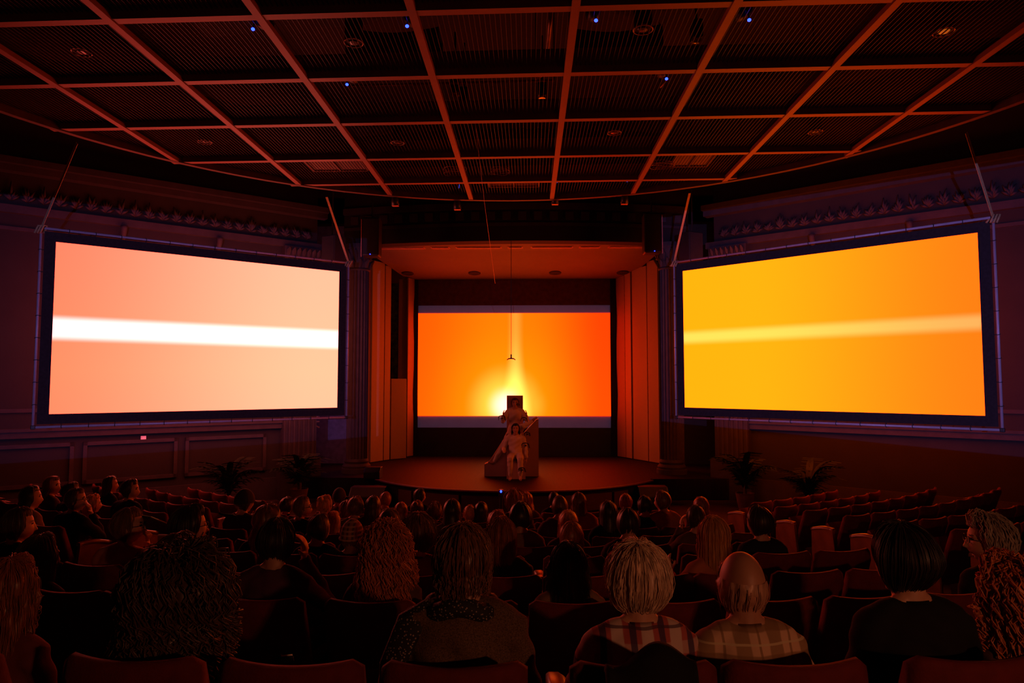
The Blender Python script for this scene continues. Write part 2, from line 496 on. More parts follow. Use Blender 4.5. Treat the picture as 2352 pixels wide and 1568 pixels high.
for s, nm in ((-1, 'left'), (1, 'right')):       # black masking drapes, flaring out at the foot
    b = MB(); P = []
    for k in range(15):
        z = STZ + .01 + (5.8 - STZ) * k / 14; f = max(0, 1 - (z - STZ) / 2.4)
        bulge = .10 * math.sin(PI * min(1, (z - STZ) / 5.3))
        xi = 3.02 - .02 * f - .02; xo = 3.22 + .06 * f * f * 2 - bulge * .5
        if s > 0: xi -= .2; xo -= .13
        P.append([(s * xo, 20.48, z), (s * (xo * .6 + xi * .4), 20.44 + .02 * math.sin(k), z), (s * xi, 20.5, z)])
    b.grid(P); b.grid([[(x, y + .08, z) for x, y, z in r] for r in P])
    tag(b.build('masking_drape', M_BLACKCLOTH, smooth=True), 'tall black masking drape at the %s edge of the stage screen' % nm, 'drape')

# ------------------------------------------------------------------ stage screen
XL, XR = at(961, 718, 20.55).x, at(1401, 718, 20.55).x
ZT, ZB = at(1180, 719, 20.55).z, at(1180, 955, 20.55).z
W0, H0 = XR - XL, ZT - ZB
ss = thing('projection_screen', 'wide stage screen showing a glowing orange and yellow flame picture', 'screen', ((XL + XR) / 2, 20.55, ZB))
def stage_picture(t, x, z):
    u = t.m('ADD', t.m('DIVIDE', x, W0), .5); v = t.m('DIVIDE', z, H0)     # 0..1 left-right, bottom-top
    cen = t.m('ABSOLUTE', t.m('SUBTRACT', u, .47))
    far = t.step(cen, 0.02, .50)
    lowv = t.m('SUBTRACT', 1.0, t.step(v, .0, 1.0))
    g = t.m('SUBTRACT', t.m('MULTIPLY_ADD', lowv, .15, .225), t.m('MULTIPLY', far, t.m('MULTIPLY_ADD', lowv, .13, .115)))
    g = t.m('SUBTRACT', g, t.m('MULTIPLY', t.step(u, .6, 1.0), .05))
    g = t.m('MAXIMUM', g, .035)
    wid = t.m('MULTIPLY_ADD', t.m('POWER', lowv, 3.0), .05, .048)
    col = t.m('SUBTRACT', 1.0, t.step(t.m('DIVIDE', t.m('ABSOLUTE', t.m('SUBTRACT', u, .508)), wid), .0, 1.0))
    beam = t.m('MULTIPLY', col, t.m('MULTIPLY_ADD', t.m('POWER', lowv, 1.6), .55, .14))
    dx = t.m('MULTIPLY', t.m('SUBTRACT', u, .455), W0 / H0); dz = t.m('SUBTRACT', v, .10)
    rr = t.m('SQRT', t.m('ADD', t.m('MULTIPLY', dx, dx), t.m('MULTIPLY', t.m('MULTIPLY', dz, dz), .9)))
    glow = t.m('SUBTRACT', 1.0, t.step(rr, .10, .42))
    dx2 = t.m('MULTIPLY', t.m('SUBTRACT', u, .55), W0 / H0)
    rr2 = t.m('SQRT', t.m('ADD', t.m('MULTIPLY', dx2, dx2), t.m('MULTIPLY', dz, dz)))
    glow2 = t.m('MULTIPLY', t.m('SUBTRACT', 1.0, t.step(rr2, .05, .26)), .5)
    core = t.m('SUBTRACT', 1.0, t.step(rr, .03, .22))
    g = t.m('ADD', g, t.m('ADD', beam, t.m('MULTIPLY', t.m('MAXIMUM', glow, glow2), .42)))
    bl = t.m('ADD', t.m('MULTIPLY', t.m('POWER', core, 1.5), .75), t.m('ADD', t.m('MULTIPLY', t.m('MAXIMUM', glow, glow2), .07), t.m('MULTIPLY', beam, .22)))
    g = t.m('ADD', g, t.m('MULTIPLY', core, .3))
    return SCREEN_RED, t.m('MINIMUM', g, 1.3), bl
b = MB(); b.box((0, 0, H0 / 2), (W0, .02, H0))
b.build('picture', screen_mat('stage_picture', stage_picture), ss)
M_GREY = mat('grey_screen_cloth', (.34, .33, .42), .8, vary=.06, scale=2)
zt2 = at(1180, 701, 20.55).z; zb2 = at(1180, 982, 20.55).z
b = MB(); b.box((0, .012, H0 + (zt2 - ZT) / 2), (W0 + .06, .02, zt2 - ZT)); b.build('upper_border', M_GREY, ss)
b = MB(); P = []
for k in range(13):
    X = (W0 + .12) * (k / 12 - .5); zz = (zb2 - ZB) - .03 * (1 - (2 * k / 12 - 1) ** 2)
    P.append([(X, .012, 0), (X, .012, zz)])
b.grid(P); b.grid([[(x, y + .02, z) for x, y, z in r] for r in P]); b.build('lower_border', M_GREY, ss)
b = MB(); P = []
for k in range(60):
    X = XL - .02 + (XR - XL + .04) * k / 59
    P.append([(X, 20.5 + .012 * math.sin(k * 1.1), zt2 + .005), (X, 20.5 + .012 * math.sin(k * 1.1), 5.82)])
b.grid(P); b.grid([[(x, y + .03, z) for x, y, z in r] for r in P])
tag(b.build('stage_header_curtain', mat('brown_header_cloth', (.10, .03, .02), .9), smooth=True), 'brown header curtain hanging above the stage screen', 'curtain')
b = MB(); b.box(((XL + XR) / 2, 20.56, (STZ + zb2) / 2), (W0 + .7, .06, zb2 - STZ))
o = tag(b.build('black_stage_backing', mat('gloss_black_board', (.018, .013, .015), .35, vary=.2)), 'black panel below the stage screen, down to the stage floor', 'backing panel')
for k in range(5):                                  # reflected slats at its left foot, laid on as dark slanted strips
    x0 = at(966 + 7 * k, 1030, 20.52).x
    b = MB(); b.prism([(x0, 20.525, STZ + .2), (x0 + .03, 20.525, STZ + .2), (x0 + .17, 20.525, STZ + .40), (x0 + .14, 20.525, STZ + .40)], (0, -.012, 0))
    b.build('slat_reflection', M_DARK, o)

# ------------------------------------------------------------------ hung side screens
def side_picture(s, Wd, Hd):
    def fn(t, x, z):
        u = t.m('ADD', t.m('DIVIDE', x, Wd), .5); v = t.m('DIVIDE', z, Hd)
        if s < 0:
            band_ = t.m('SUBTRACT', 1.0, t.step(t.m('ABSOLUTE', t.m('SUBTRACT', v, .497)), .035, .085))
            f = t.step(u, -.15, .95)
            dn = t.m('MULTIPLY', t.m('SUBTRACT', 1.0, t.m('ABSOLUTE', t.m('SUBTRACT', v, .25))), .06)
            g = t.m('ADD', t.m('MULTIPLY_ADD', f, .33, .215), dn); bl = t.m('MULTIPLY_ADD', f, .22, .12)
            return SCREEN_RED, t.m('ADD', g, t.m('MULTIPLY', band_, .85)), t.m('ADD', bl, t.m('MULTIPLY', band_, .95))
        band_ = t.m('SUBTRACT', 1.0, t.step(t.m('ABSOLUTE', t.m('SUBTRACT', v, .508)), .01, .065))
        f = t.step(u, .25, 1.1)
        g = t.m('SUBTRACT', .47, t.m('MULTIPLY', f, .26))
        return SCREEN_RED, t.m('ADD', g, t.m('MULTIPLY', band_, t.m('MULTIPLY_ADD', f, -.1, .33))), t.m('MULTIPLY', band_, .10)
    return fn
def side_screen(s, A, B, za, zb, ztA, ztB, label):
    """A, B: lower left and lower right corner of the picture as seen from the hall"""
    A = Vector((*A, 0)); B = Vector((*B, 0)); d = B - A; Wd = d.length; ang = math.atan2(d.y, d.x)
    Hd = ((ztA - za) + (ztB - zb)) / 2; zc = (za + zb) / 2
    r = thing('hung_projection_screen', label, 'screen', ((A.x + B.x) / 2, (A.y + B.y) / 2, zc), ang)
    MB().box((0, 0, Hd / 2), (Wd, .012, Hd)).build('picture', screen_mat('side_picture_%d' % s, side_picture(s, Wd, Hd)), r)
    bw = .17
    for nm, c, sz in (('border_strip', (0, 0, Hd + bw / 2), (Wd + 2 * bw, .016, bw)), ('border_strip', (0, 0, -bw / 2), (Wd + 2 * bw, .016, bw)),
                      ('border_strip', (-Wd / 2 - bw / 2, 0, Hd / 2), (bw, .016, Hd)), ('border_strip', (Wd / 2 + bw / 2, 0, Hd / 2), (bw, .016, Hd))):
        MB().box(c, sz).build(nm, M_BLACKCLOTH, r)
    hx, z0, z1 = Wd / 2 + bw + .05, -bw - .05, Hd + bw + .05
    for p, q in (((-hx, 0, z1), (hx, 0, z1)), ((-hx, 0, z0), (hx, 0, z0)), ((-hx, 0, z0), (-hx, 0, z1)), ((hx, 0, z0), (hx, 0, z1))):
        MB().tube([p, q], .022, 10).build('frame_tube', M_TUBE, r, smooth=True)
    for p in ((-hx, 0, z1), (hx, 0, z1), (-hx, 0, z0), (hx, 0, z0)):
        MB().box(p, (.07, .06, .07)).build('corner_joint', M_BLACKMETAL, r, bevel=.01)
    tie = MB().tube([(0, -.012, -.055), (.006, -.03, 0), (0, -.012, .03), (-.006, .02, .03), (0, -.012, -.055)], .006, 5).mesh('lacing_tie', M_DARK)
    n = 14
    for k in range(1, n):
        x = -hx + 2 * hx * k / n
        link('lacing_tie', tie, r, loc=(x, 0, z1)); o = link('lacing_tie', tie, r, loc=(x, 0, z0)); o.rotation_euler = (0, PI, 0)
    for k in range(1, 9):
        z = z0 + (z1 - z0) * k / 9
        o = link('lacing_tie', tie, r, loc=(-hx, 0, z)); o.rotation_euler = (0, -PI / 2, 0)
        o = link('lacing_tie', tie, r, loc=(hx, 0, z)); o.rotation_euler = (0, PI / 2, 0)
    bpy.context.view_layer.update()
    return r, [r.matrix_world @ Vector((-hx, 0, z1)), r.matrix_world @ Vector((hx, 0, z1))]
scrL, hkL = side_screen(-1, (-7.93, 11.63), (-3.855, 14.92), 2.14, 2.10, 5.14, 5.10, 'large hung screen on the left, pale peach with a white horizontal beam')
scrR, hkR = side_screen(1, (3.755, 15.06), (7.74, 11.30), 2.08, 2.17, 5.08, 5.17, 'large hung screen on the right, amber yellow with a pale yellow beam')
for p, q, lb in ((hkL[0], (-6.75, 10.35, 6.42), 'tan strap holding the outer corner of the left screen'), (hkL[1], (-3.75, 13.55, 6.42), 'tan strap holding the inner corner of the left screen'),
                 (hkR[0], (3.55, 13.45, 6.42), 'tan strap holding the inner corner of the right screen'), (hkR[1], (6.95, 10.25, 6.42), 'tan strap holding the outer corner of the right screen')):
    r = thing('hanging_strap', lb, 'strap', p, 0, 'screen hanging straps')
    v = Vector(q) - Vector(p)
    MB().bar((0, 0, 0), v, .045, .006, up=(0, 1, 0)).build('webbing', M_STRAP, r)
    b = MB()
    for k in range(3): b.tube([(-.08 + .05 * k, -.05, -.1), (-.02 + .05 * k, -.05, .03), (.03 + .02 * k, .04, .05), (-.08 + .05 * k, .05, -.08)], .016, 6)
    b.build('knot', M_STRAP, r, smooth=True)

# ------------------------------------------------------------------ suspended ceiling grid
GZ = 6.37; GC = (0.0, 6.35); GR = 7.42
grid_ = thing('ceiling_grid', 'suspended ceiling grid of orange lit steel beams over the seats', 'ceiling grid', (0, 6.35, GZ))
def gadd(o): o.parent = grid_; o.location = Vector(o.location) - Vector((0, 6.35, GZ)); return o
GX = [-5.58, -3.97, -2.40, -.82, .82, 2.40, 3.97, 5.58]
GY = [2.25, 3.72, 5.18, 6.64, 8.09, 9.54, 11.10, 12.50]
BH = .30
for X in GX:
    h = math.sqrt(GR ** 2 - X ** 2)
    gadd(MB().box((X, 6.35, GZ + .03), (.085, 2 * h, .06)).build('long_beam', M_BEAM))
SK = -.026
for Y in GY:
    h = math.sqrt(GR ** 2 - (Y - 6.35) ** 2)
    b = MB(); b.prism([(-h, Y - SK * -h * -1 - .05, GZ + .012), (h, Y + SK * h - .05, GZ + .012), (h, Y + SK * h + .05, GZ + .012), (-h, Y - SK * h + .05, GZ + .012)], (0, 0, BH))
    b.v = [(x, (Y + SK * x) + (-.05 if i % 4 in (0, 1) else .05), z) for i, (x, y, z) in enumerate(b.v)]
    gadd(b.build('cross_beam', M_BEAM))
b = MB(); n = 96
ring_o = [(GR * math.cos(2 * PI * k / n), 6.35 + GR * math.sin(2 * PI * k / n)) for k in range(n + 1)]
ring_i = [((GR - .09) * math.cos(2 * PI * k / n), 6.35 + (GR - .09) * math.sin(2 * PI * k / n)) for k in range(n + 1)]
b.grid([[(x, y, GZ - .005) for x, y in ring_o], [(x, y, GZ - .005) for x, y in ring_i]])
b.grid([[(x, y, GZ - .005) for x, y in ring_o], [(x, y, GZ + .16) for x, y in ring_o]])
b.grid([[(x, y, GZ - .005) for x, y in ring_i], [(x, y, GZ + .16) for x, y in ring_i]])
gadd(b.build('rim_beam', mat('rim_beam_paint', (.065, .019, .008), .6)))
M_WIRE = mat('grille_wire', (.021, .0072, .005), .5, .3)
ex = [-7.2] + GX + [7.2]; ey = GY + [13.8]
for i in range(len(ex) - 1):
    for j in range(len(ey) - 1):
        if ey[j + 1] < 5.5: continue
        b = MB(); nw = 30
        for k in range(1, nw):
            x = ex[i] + (ex[i + 1] - ex[i]) * k / nw
            y0 = ey[j] + .05 + SK * x; y1 = ey[j + 1] - .05 + SK * x
            lim = 6.35 + math.sqrt(max(0, (GR - .1) ** 2 - x * x)); y1 = min(y1, lim)
            if y1 - y0 < .1: continue
            b.box((x, (y0 + y1) / 2, GZ + .10), (.004, y1 - y0, .015))
        if b.v:
            o = gadd(b.build('wire_grille', M_WIRE)); o['kind'] = 'stuff'

# gear above the grid
def ceil_at(px, py, z=6.62): 
    d = ray(px, py); return CAM + d * ((z - CAM.z) / d.z)
M_RING = mat('downlight_ring_metal', (.35, .18, .12), .4, .3)
for k, (px, py, lb, lit) in enumerate([(812, 98, 'ring downlight left of centre, nearest bay row', 0), (1477, 68, 'ring downlight right of centre, nearest bay row', 0), (187, 120, 'ring downlight in the far left bay, nearest row', 0),
        (2168, 73, 'amber glowing downlight in the top right bay', 1), (913, 328, 'ring downlight left of centre, third bay row', 0), (1411, 305, 'ring downlight right of centre, third bay row', 0),
        (1873, 303, 'ring downlight in the right outer bay, third row', 0), (470, 326, 'ring downlight in the left outer bay, third row', 0)]):
    P = ceil_at(px, py, 6.5)
    r = thing('ring_downlight', lb, 'downlight', P, 0, 'ring downlights in the ceiling grid')
    MB().tube([(.105 * math.cos(a), .105 * math.sin(a), 0) for a in np.linspace(0, 2 * PI, 33)], .009, 6, cap=False).build('trim_ring', M_RING, r, smooth=True)
    MB().lathe([(.10, .005), (.10, .28), (.03, .30)], 20).build('can', M_DARK, r)
    MB().lathe([(.001, -.010), (.05, -.006), (.06, .004)], 16).build('lamp_glass', emit('amber_lamp', (1.0, .22, .02), .30) if lit else mat('dull_reflector', (.05, .03, .03), .3), r)
M_LED = emit('blue_led', (.008, .022, 1.0), 14.0)
for k, (px, py, lb) in enumerate([(581, 67, 'spotlight with blue light at the far left of the nearest bays'), (935, 60, 'spotlight with blue light left of the centre bay'),
        (1369, 47, 'spotlight with blue light right of the centre bay'), (1721, 46, 'spotlight with blue light at the far right of the nearest bays'),
        (797, 194, 'spotlight with blue light in the second bay row, left'), (1531, 181, 'spotlight with blue light in the second bay row, right')]):
    P = ceil_at(px, py, 6.42)
    r = thing('stage_spotlight', lb, 'spotlight', P, 0, 'ceiling spotlights with blue indicator lights')
    MB().tube([(0, .06, .16), (0, .30, .24), (0, .42, .28)], [.06, .085, .07], 12).build('housing', M_BLACKMETAL, r, smooth=True)
    MB().tube([(-.1, .25, .24), (-.1, .25, .48), (.1, .25, .48), (.1, .25, .24)], .012, 6).build('yoke', M_BLACKMETAL, r)
    MB().tube([(0, .25, .48), (0, .25, .75)], .018, 8).build('hanging_rod', M_BLACKMETAL, r)
    MB().ell((0, 0, 0), (.02, .02, .016), 10, 6).build('led', M_LED, r, smooth=True)
    MB().tube([(0, 0, .005), (0, .02, .06), (0, .07, .15)], .008, 6).build('led_stalk', M_BLACKMETAL, r)
for k, (px, py) in enumerate([(907, 468), (1050, 477), (1275, 465), (1435, 464)]):
    P = at(px, py - 10, 13.5); P = at(px, py - 10, 6.35 + math.sqrt(GR ** 2 - P.x ** 2) + .05)
    r = thing('track_spotlight', '%s small black spotlight hanging under the front rim of the ceiling' % ['leftmost', 'second', 'third', 'rightmost'][k], 'spotlight', P, 0, 'spotlights under the ceiling rim')
    MB().tube([(0, 0, .12), (0, .02, -.02), (0, .05, -.1)], [.05, .075, .08], 12).build('housing', M_BLACKMETAL, r, smooth=True)
    MB().tube([(0, 0, .1), (0, -.10, GZ - P.z + .05)], .015, 6).build('bracket', M_BLACKMETAL, r)
    MB().box((0, .05, -.115), (.13, .1, .012)).build('barn_door', mat('dull_red_metal', (.4, .12, .08), .5), r)
    MB().tube([(.04, -.06, .3), (.05, -.05, .38)], .008, 5).build('blue_tape', emit('dim_blue_glow', (.05, .1, 1), .5), r)  # tape glows faintly by its own emission
for k, (x0, y0, x1, y1, lb) in enumerate([(-.43, 12.8, .55, 13.35, 'pale louvred air vent panel at the front centre of the ceiling'), (2.9, 11.5, 3.55, 12.15, 'pale louvred air vent panel in the right front bay'), (-3.6, 11.6, -2.6, 12.25, 'dim louvred air vent panel in the left front bay')]):
    r = thing('air_vent', lb, 'vent', ((x0 + x1) / 2, (y0 + y1) / 2, 6.56)); w_, l_ = x1 - x0, y1 - y0
    m_ = mat('vent_paint', (.24, .09, .05), .6)
    b = MB()
    for c, sz in (((0, l_ / 2, 0), (w_, .03, .05)), ((0, -l_ / 2, 0), (w_, .03, .05)), ((w_ / 2, 0, 0), (.03, l_, .05)), ((-w_ / 2, 0, 0), (.03, l_, .05)), ((0, 0, 0), (.02, l_, .05))): b.box(c, sz)
    b.build('frame', m_, r)
    slm = MB().box((0, 0, 0), (w_ - .03, .05, .006), Matrix.Rotation(-.35, 3, 'X')).mesh('louvre', m_)
    for j in range(9): link('louvre', slm, r, loc=(0, -l_ / 2 + l_ * (j + 1) / 10, .01))
M_PIPE = mat('copper_pipe', (.35, .15, .07), .4, .5)
M_DUCT = mat('ochre_duct', (.028, .010, .007), .8)
def pipe(name, pts, r, m, lb, cat):
    o = thing(name, lb, cat, pts[0]); p0 = Vector(pts[0])
    MB().tube([Vector(p) - p0 for p in pts], r, 8).build(name + '_run', m, o, smooth=True)
    for p in (pts[0], pts[-1]): MB().tube([Vector(p) - p0, Vector((p[0], p[1], 9.02 if name == 'ceiling_pipe' else p[2] + .1)) - p0], .008, 5).build('hanger_rod', M_BLACKMETAL, o)
    return o
pipe('ceiling_pipe', [(-2.2, 9.25, 6.8), (-.6, 9.2, 6.8), (.7, 9.15, 6.8)], .018, M_PIPE, 'thin copper pipe running across the second bay row', 'pipe')
pipe('ceiling_pipe', [(.62, 7.0, 6.9), (.60, 8.2, 6.9), (.58, 9.0, 6.85), (.45, 9.1, 6.8)], .028, M_PIPE, 'thick copper pipe running lengthwise in the centre bay', 'pipe')
pipe('ceiling_pipe', [(.9, 8.95, 6.8), (2.0, 9.0, 6.8), (2.25, 9.15, 6.8), (2.2, 9.4, 6.8)], .016, M_PIPE, 'bent copper pipe right of the centre bay', 'pipe')
pipe('ceiling_pipe', [(.9, 8.5, 6.85), (3.9, 8.35, 6.85)], .014, M_PIPE, 'straight thin pipe crossing the right bays', 'pipe')
for k, (px, py, sc) in enumerate([(1518, 382, 1.3), (1040, 398, 1.2), (1146, 397, 1.0)]):
    P = ceil_at(px, py, 6.5); b = MB(); rnd = random.Random(k)
    for q in range(5):
        a0 = rnd.random() * 6; rr = (.13 + .05 * rnd.random()) * sc; ox, oy = .05 * rnd.random(), .05 * rnd.random()
        b.tube([(ox + rr * math.cos(a0 + a), oy + .75 * rr * math.sin(a0 + a), .02 * q + .01 * math.sin(3 * a)) for a in np.linspace(0, 5.6, 22)], .007, 5)
    tag(b.build('cable_coil', mat('coil_cable_red', (.42, .16, .10), .5), smooth=True, loc=P), ['tangled cable coil at the right front bay of the ceiling', 'flat dark cable coil left of the front centre vent', 'round cable coil above the front centre vent'][k], 'cable')
for k, (x0, x1, ya, yb, lb) in enumerate([(-2.3, -.9, 8.0, 7.4, 'curved ochre duct above the left inner bay'), (1.0, 2.3, 7.4, 8.0, 'curved ochre duct above the right inner bay'), (2.5, 3.9, 7.3, 7.9, 'ochre duct above the right outer bay'), (-3.9, -2.5, 8.2, 7.6, 'ochre duct above the left outer bay'),
        (-2.2, -.9, 9.2, 9.2, 'flat ochre duct in the second bay row, left'), (1.0, 2.2, 9.3, 9.2, 'flat ochre duct in the second bay row, right')]):
    b = MB(); P = []
    for q in range(9):
        f = q / 8; x = x0 + (x1 - x0) * f; y = ya + (yb - ya) * f + .15 * math.sin(PI * f)
        P.append([(x, y - .02, 7.2), (x, y + .45, 7.2), (x, y + .45, 7.6), (x, y - .02, 7.6), (x, y - .02, 7.2)])
    b.grid(P); tag(b.build('air_duct', M_DUCT), lb, 'duct')
for k, (px, py, lb) in enumerate([(1045, 215, 'black lamp unit hanging left in the centre bay'), (1066, 236, 'black lamp unit right of its twin in the centre bay'), (1245, 222, 'black lamp unit by the right beam of the centre bay'), (1600, 90, 'small lamp unit by the right inner beam')]):
    P = ceil_at(px, py, 6.75)
    r = thing('lamp_unit', lb, 'lamp', P, 0)
    MB().box((0, 0, .1), (.12, .2, .22)).build('housing', M_BLACKMETAL, r, bevel=.02)
    MB().lathe([(.05, -.03), (.06, 0), (.04, .02)], 14).build('lens', mat('glass_lens', (.4, .2, .15), .1, coat=.5), r)
    MB().tube([(0, 0, .2), (0, 0, .9)], .015, 6).build('hanging_rod', M_BLACKMETAL, r)
pipe('hung_wire', [(-.42, 9.6, 6.40), (-.45, 12.2, 5.9), (-.46, 16.3, 5.05)], .004, mat('thin_wire', (.4, .15, .1), .5), 'thin wire slanting from the ceiling to the stage', 'wire')

# ------------------------------------------------------------------ hung microphone, loudspeakers, monitors
P = at(1174, 822, 16.74)
mic = thing('hanging_microphone', 'small bow shaped microphone hanging on a long cable over the stage', 'microphone', P)
MB().tube([(0, 0, .02), (0, .0, 1.2), (0, 0, 6.25 - P.z)], .006, 6).build('cable', M_DARK, mic)
MB().tube([(-.105, 0, -.045), (-.06, 0, -.015), (0, 0, -.008), (.06, 0, -.015), (.105, 0, -.045)], [.01, .014, .016, .014, .01], 8).build('bar', M_DARK, mic, smooth=True)
MB().tube([(0, 0, -.01), (0, 0, .09)], .016, 8).build('stem', M_DARK, mic)
for s, px, y0, y1, nm in ((-1, 852, 500, 588, 'left'), (1, 1499, 490, 581, 'right')):
    Pt = at(px, y0, 15.9); Pb = at(px, y1, 15.9); h = Pt.z - Pb.z
    r = thing('line_loudspeaker', 'tall black loudspeaker hung above the %s column of the stage' % nm, 'loudspeaker', Pb)
    MB().box((0, .1, h / 2), (.40, .36, h)).build('cabinet', M_BLACKMETAL, r, bevel=.03)
    MB().box((0, -.085, h / 2), (.34, .012, h - .08)).build('grille', M_DARK, r)
    MB().ell((0 if s < 0 else .03, -.095, .03), (.011, .008, .011), 10, 6).build('led', M_LED, r)
    MB().tube([(s * .22, -.05, -.02), (s * .22, -.05, h * .95)], .012, 6).build('side_cable', mat('red_cable', (.5, .16, .1), .5), r)
    MB().tube([(0, .1, h), (0, .1, 9.03 - Pb.z)], .02, 6).build('hanging_rod', M_BLACKMETAL, r)
for s, px, y0, y1, nm in ((-1, 755, 540, 612, 'left'), (1, 1598, 532, 604, 'right')):
    Pt = at(px, y0, 15.6); Pb = at(px, y1, 15.6); h = Pt.z - Pb.z
    r = thing('box_loudspeaker', 'boxy black loudspeaker hung behind the inner corner of the %s screen' % nm, 'loudspeaker', Pb, s * .5)
    MB().box((0, .15, h / 2), (.42, .36, h)).build('cabinet', M_BLACKMETAL, r, bevel=.02)
    MB().box((0, -.035, h / 2), (.37, .012, h - .06)).build('grille', M_DARK, r)
    MB().tube([(0, .1, h), (0, .1, 9.03 - Pb.z)], .02, 6).build('hanging_rod', M_BLACKMETAL, r)
def wedge(loc, rz, wd, dp, ht, label, m=M_BLACKMETAL):
    r = thing('stage_monitor', label, 'loudspeaker', loc, rz)
    b = MB(); b.prism([(-wd / 2, -dp / 2, 0), (-wd / 2, dp / 2, 0), (-wd / 2, dp / 2, ht * .6), (-wd / 2, dp * .1, ht), (-wd / 2, -dp / 2, ht)], (wd, 0, 0))
    b.build('cabinet', m, r, bevel=.012)
    MB().bar((0, dp * .12, ht * .98), (0, dp * .48, ht * .62), wd - .06, .01).build('grille', M_DARK, r)
    MB().box((wd * .1, -dp / 2 - .005, .03), (.06, .01, .03)).build('badge', mat('dull_red_metal', (.4, .12, .08), .5), r)
p = at(857, 1096, 15.75); wedge((p.x, 15.75, STZ), PI, .37, .34, .25, 'black monitor speaker on the left corner of the stage')
p = at(845, 1126, 14.7); wedge((p.x, 14.75, .0), PI, .75, .5, .43, 'dark subwoofer box on the floor left of the stage front')
p = at(1500, 1130, 14.7); wedge((p.x, 14.75, .0), PI, .62, .5, .46, 'dark subwoofer box on the floor right of the stage front')
# wall switch, passage rails
p = wl(4.25, 1.52, .03, -1)
r = thing('wall_switch', 'small white switch plate on the left wall under the screen', 'switch', p, math.atan2(-.63, -.777) + PI)
MB().box((0, 0, 0), (.10, .02, .10)).build('plate', mat('white_plastic', (.85, .85, .9), .4), r, bevel=.004)
MB().box((0, -.012, 0), (.05, .01, .06)).build('rocker', mat('white_plastic', (.85, .85, .9), .4), r)
r = thing('stair_rail', 'blue lit steel stair railing in the passage behind the left screen', 'railing', at(724, 1000, 17.9))
for k, py in enumerate((957, 968, 978)):
    z = at(724, py, 17.9).z - r.location.z
    MB().tube([(-.35, 0, z), (.02, 0, z), (.10, 0, z - (.04 if k == 2 else 0))], .02, 8).build('rail', M_TUBE, r, smooth=True)
MB().tube([(-.3, .02, -1.0), (-.3, .02, .5)], .02, 8).build('post', M_TUBE, r)
# lamps: blue work light behind the stage, two hall projectors whose unlit raster falls around the side screens
def lamp(name, typ, loc, energy, col, size=.1):
    L = bpy.data.lights.new(name, typ); L.energy = energy; L.color = col
    if typ == 'POINT': L.shadow_soft_size = size
    o = bpy.data.objects.new(name, L); o.location = loc; COL.objects.link(o); return o
lamp('backstage_blue_lamp', 'POINT', (-5.6, 17.7, 3.2), 9, (.10, .10, 1.0), .15)
for s, nm in ((-1, 'left'), (1, 'right')):
    pos = Vector((s * 1.3, -2.6, 2.75))
    r = thing('hall_projector', 'white projector on a pole stand aimed at the %s screen' % nm, 'projector', pos - Vector((0, .25, .1)), -s * .35)
    MB().box((0, -.05, .1), (.45, .4, .18)).build('body', mat('white_plastic', (.85, .85, .9), .4), r, bevel=.02)
    MB().lathe([(.05, 0), (.055, .02)], 16).build('lens_rim', M_BLACKMETAL, r, loc=(0, .15, .1)) if False else MB().tube([(0, .15, .1), (0, .18, .1)], .05, 16).build('lens_rim', M_BLACKMETAL, r)
    MB().tube([(0, 0, .01), (0, 0, -1.15)], .03, 8).build('stand_pole', M_BLACKMETAL, r)
    L = bpy.data.lights.new('projector_raster', 'POINT'); L.energy = SPILL_POWER * (.6 if s < 0 else 1.0); L.color = (.42, .30, 1.0); L.shadow_soft_size = .01
    lo = bpy.data.objects.new('projector_raster', L); lo.location = pos + Vector((0, .3, 0)); COL.objects.link(lo)
    # keystoned raster: four planes through the lens
    if s < 0: c = [Vector((-3.55, 16.6, 1.36)), Vector((-9.6, 12.3, 1.16)), Vector((-9.6, 12.3, 6.2)), Vector((-3.55, 16.6, 6.2))]
    else: c = [Vector((3.55, 16.6, 1.74)), Vector((9.6, 12.3, 1.3)), Vector((9.6, 12.3, 6.7)), Vector((3.55, 16.6, 6.7))]
    L.use_nodes = True; nt = L.node_tree; em = nt.nodes['Emission']
    tc = nt.nodes.new('ShaderNodeTexCoord'); prev = None
    ctr = sum(c, Vector()) / 4 - lo.location
    for k in range(4):
        n = (c[k] - lo.location).cross(c[(k + 1) % 4] - lo.location).normalized()
        if n.dot(ctr) < 0: n.negate()
        vm = nt.nodes.new('ShaderNodeVectorMath'); vm.operation = 'DOT_PRODUCT'; vm.inputs[1].default_value = n
        nt.links.new(tc.outputs['Normal'], vm.inputs[0])
        mr = nt.nodes.new('ShaderNodeMapRange'); mr.interpolation_type = 'SMOOTHSTEP'
        nt.links.new(vm.outputs['Value'], mr.inputs[0]); mr.inputs[1].default_value = -.0006; mr.inputs[2].default_value = .0006
        if prev is None: prev = mr.outputs[0]
        else:
            mu = nt.nodes.new('ShaderNodeMath'); mu.operation = 'MULTIPLY'
            nt.links.new(prev, mu.inputs[0]); nt.links.new(mr.outputs[0], mu.inputs[1]); prev = mu.outputs[0]
    nt.links.new(prev, em.inputs['Strength'])

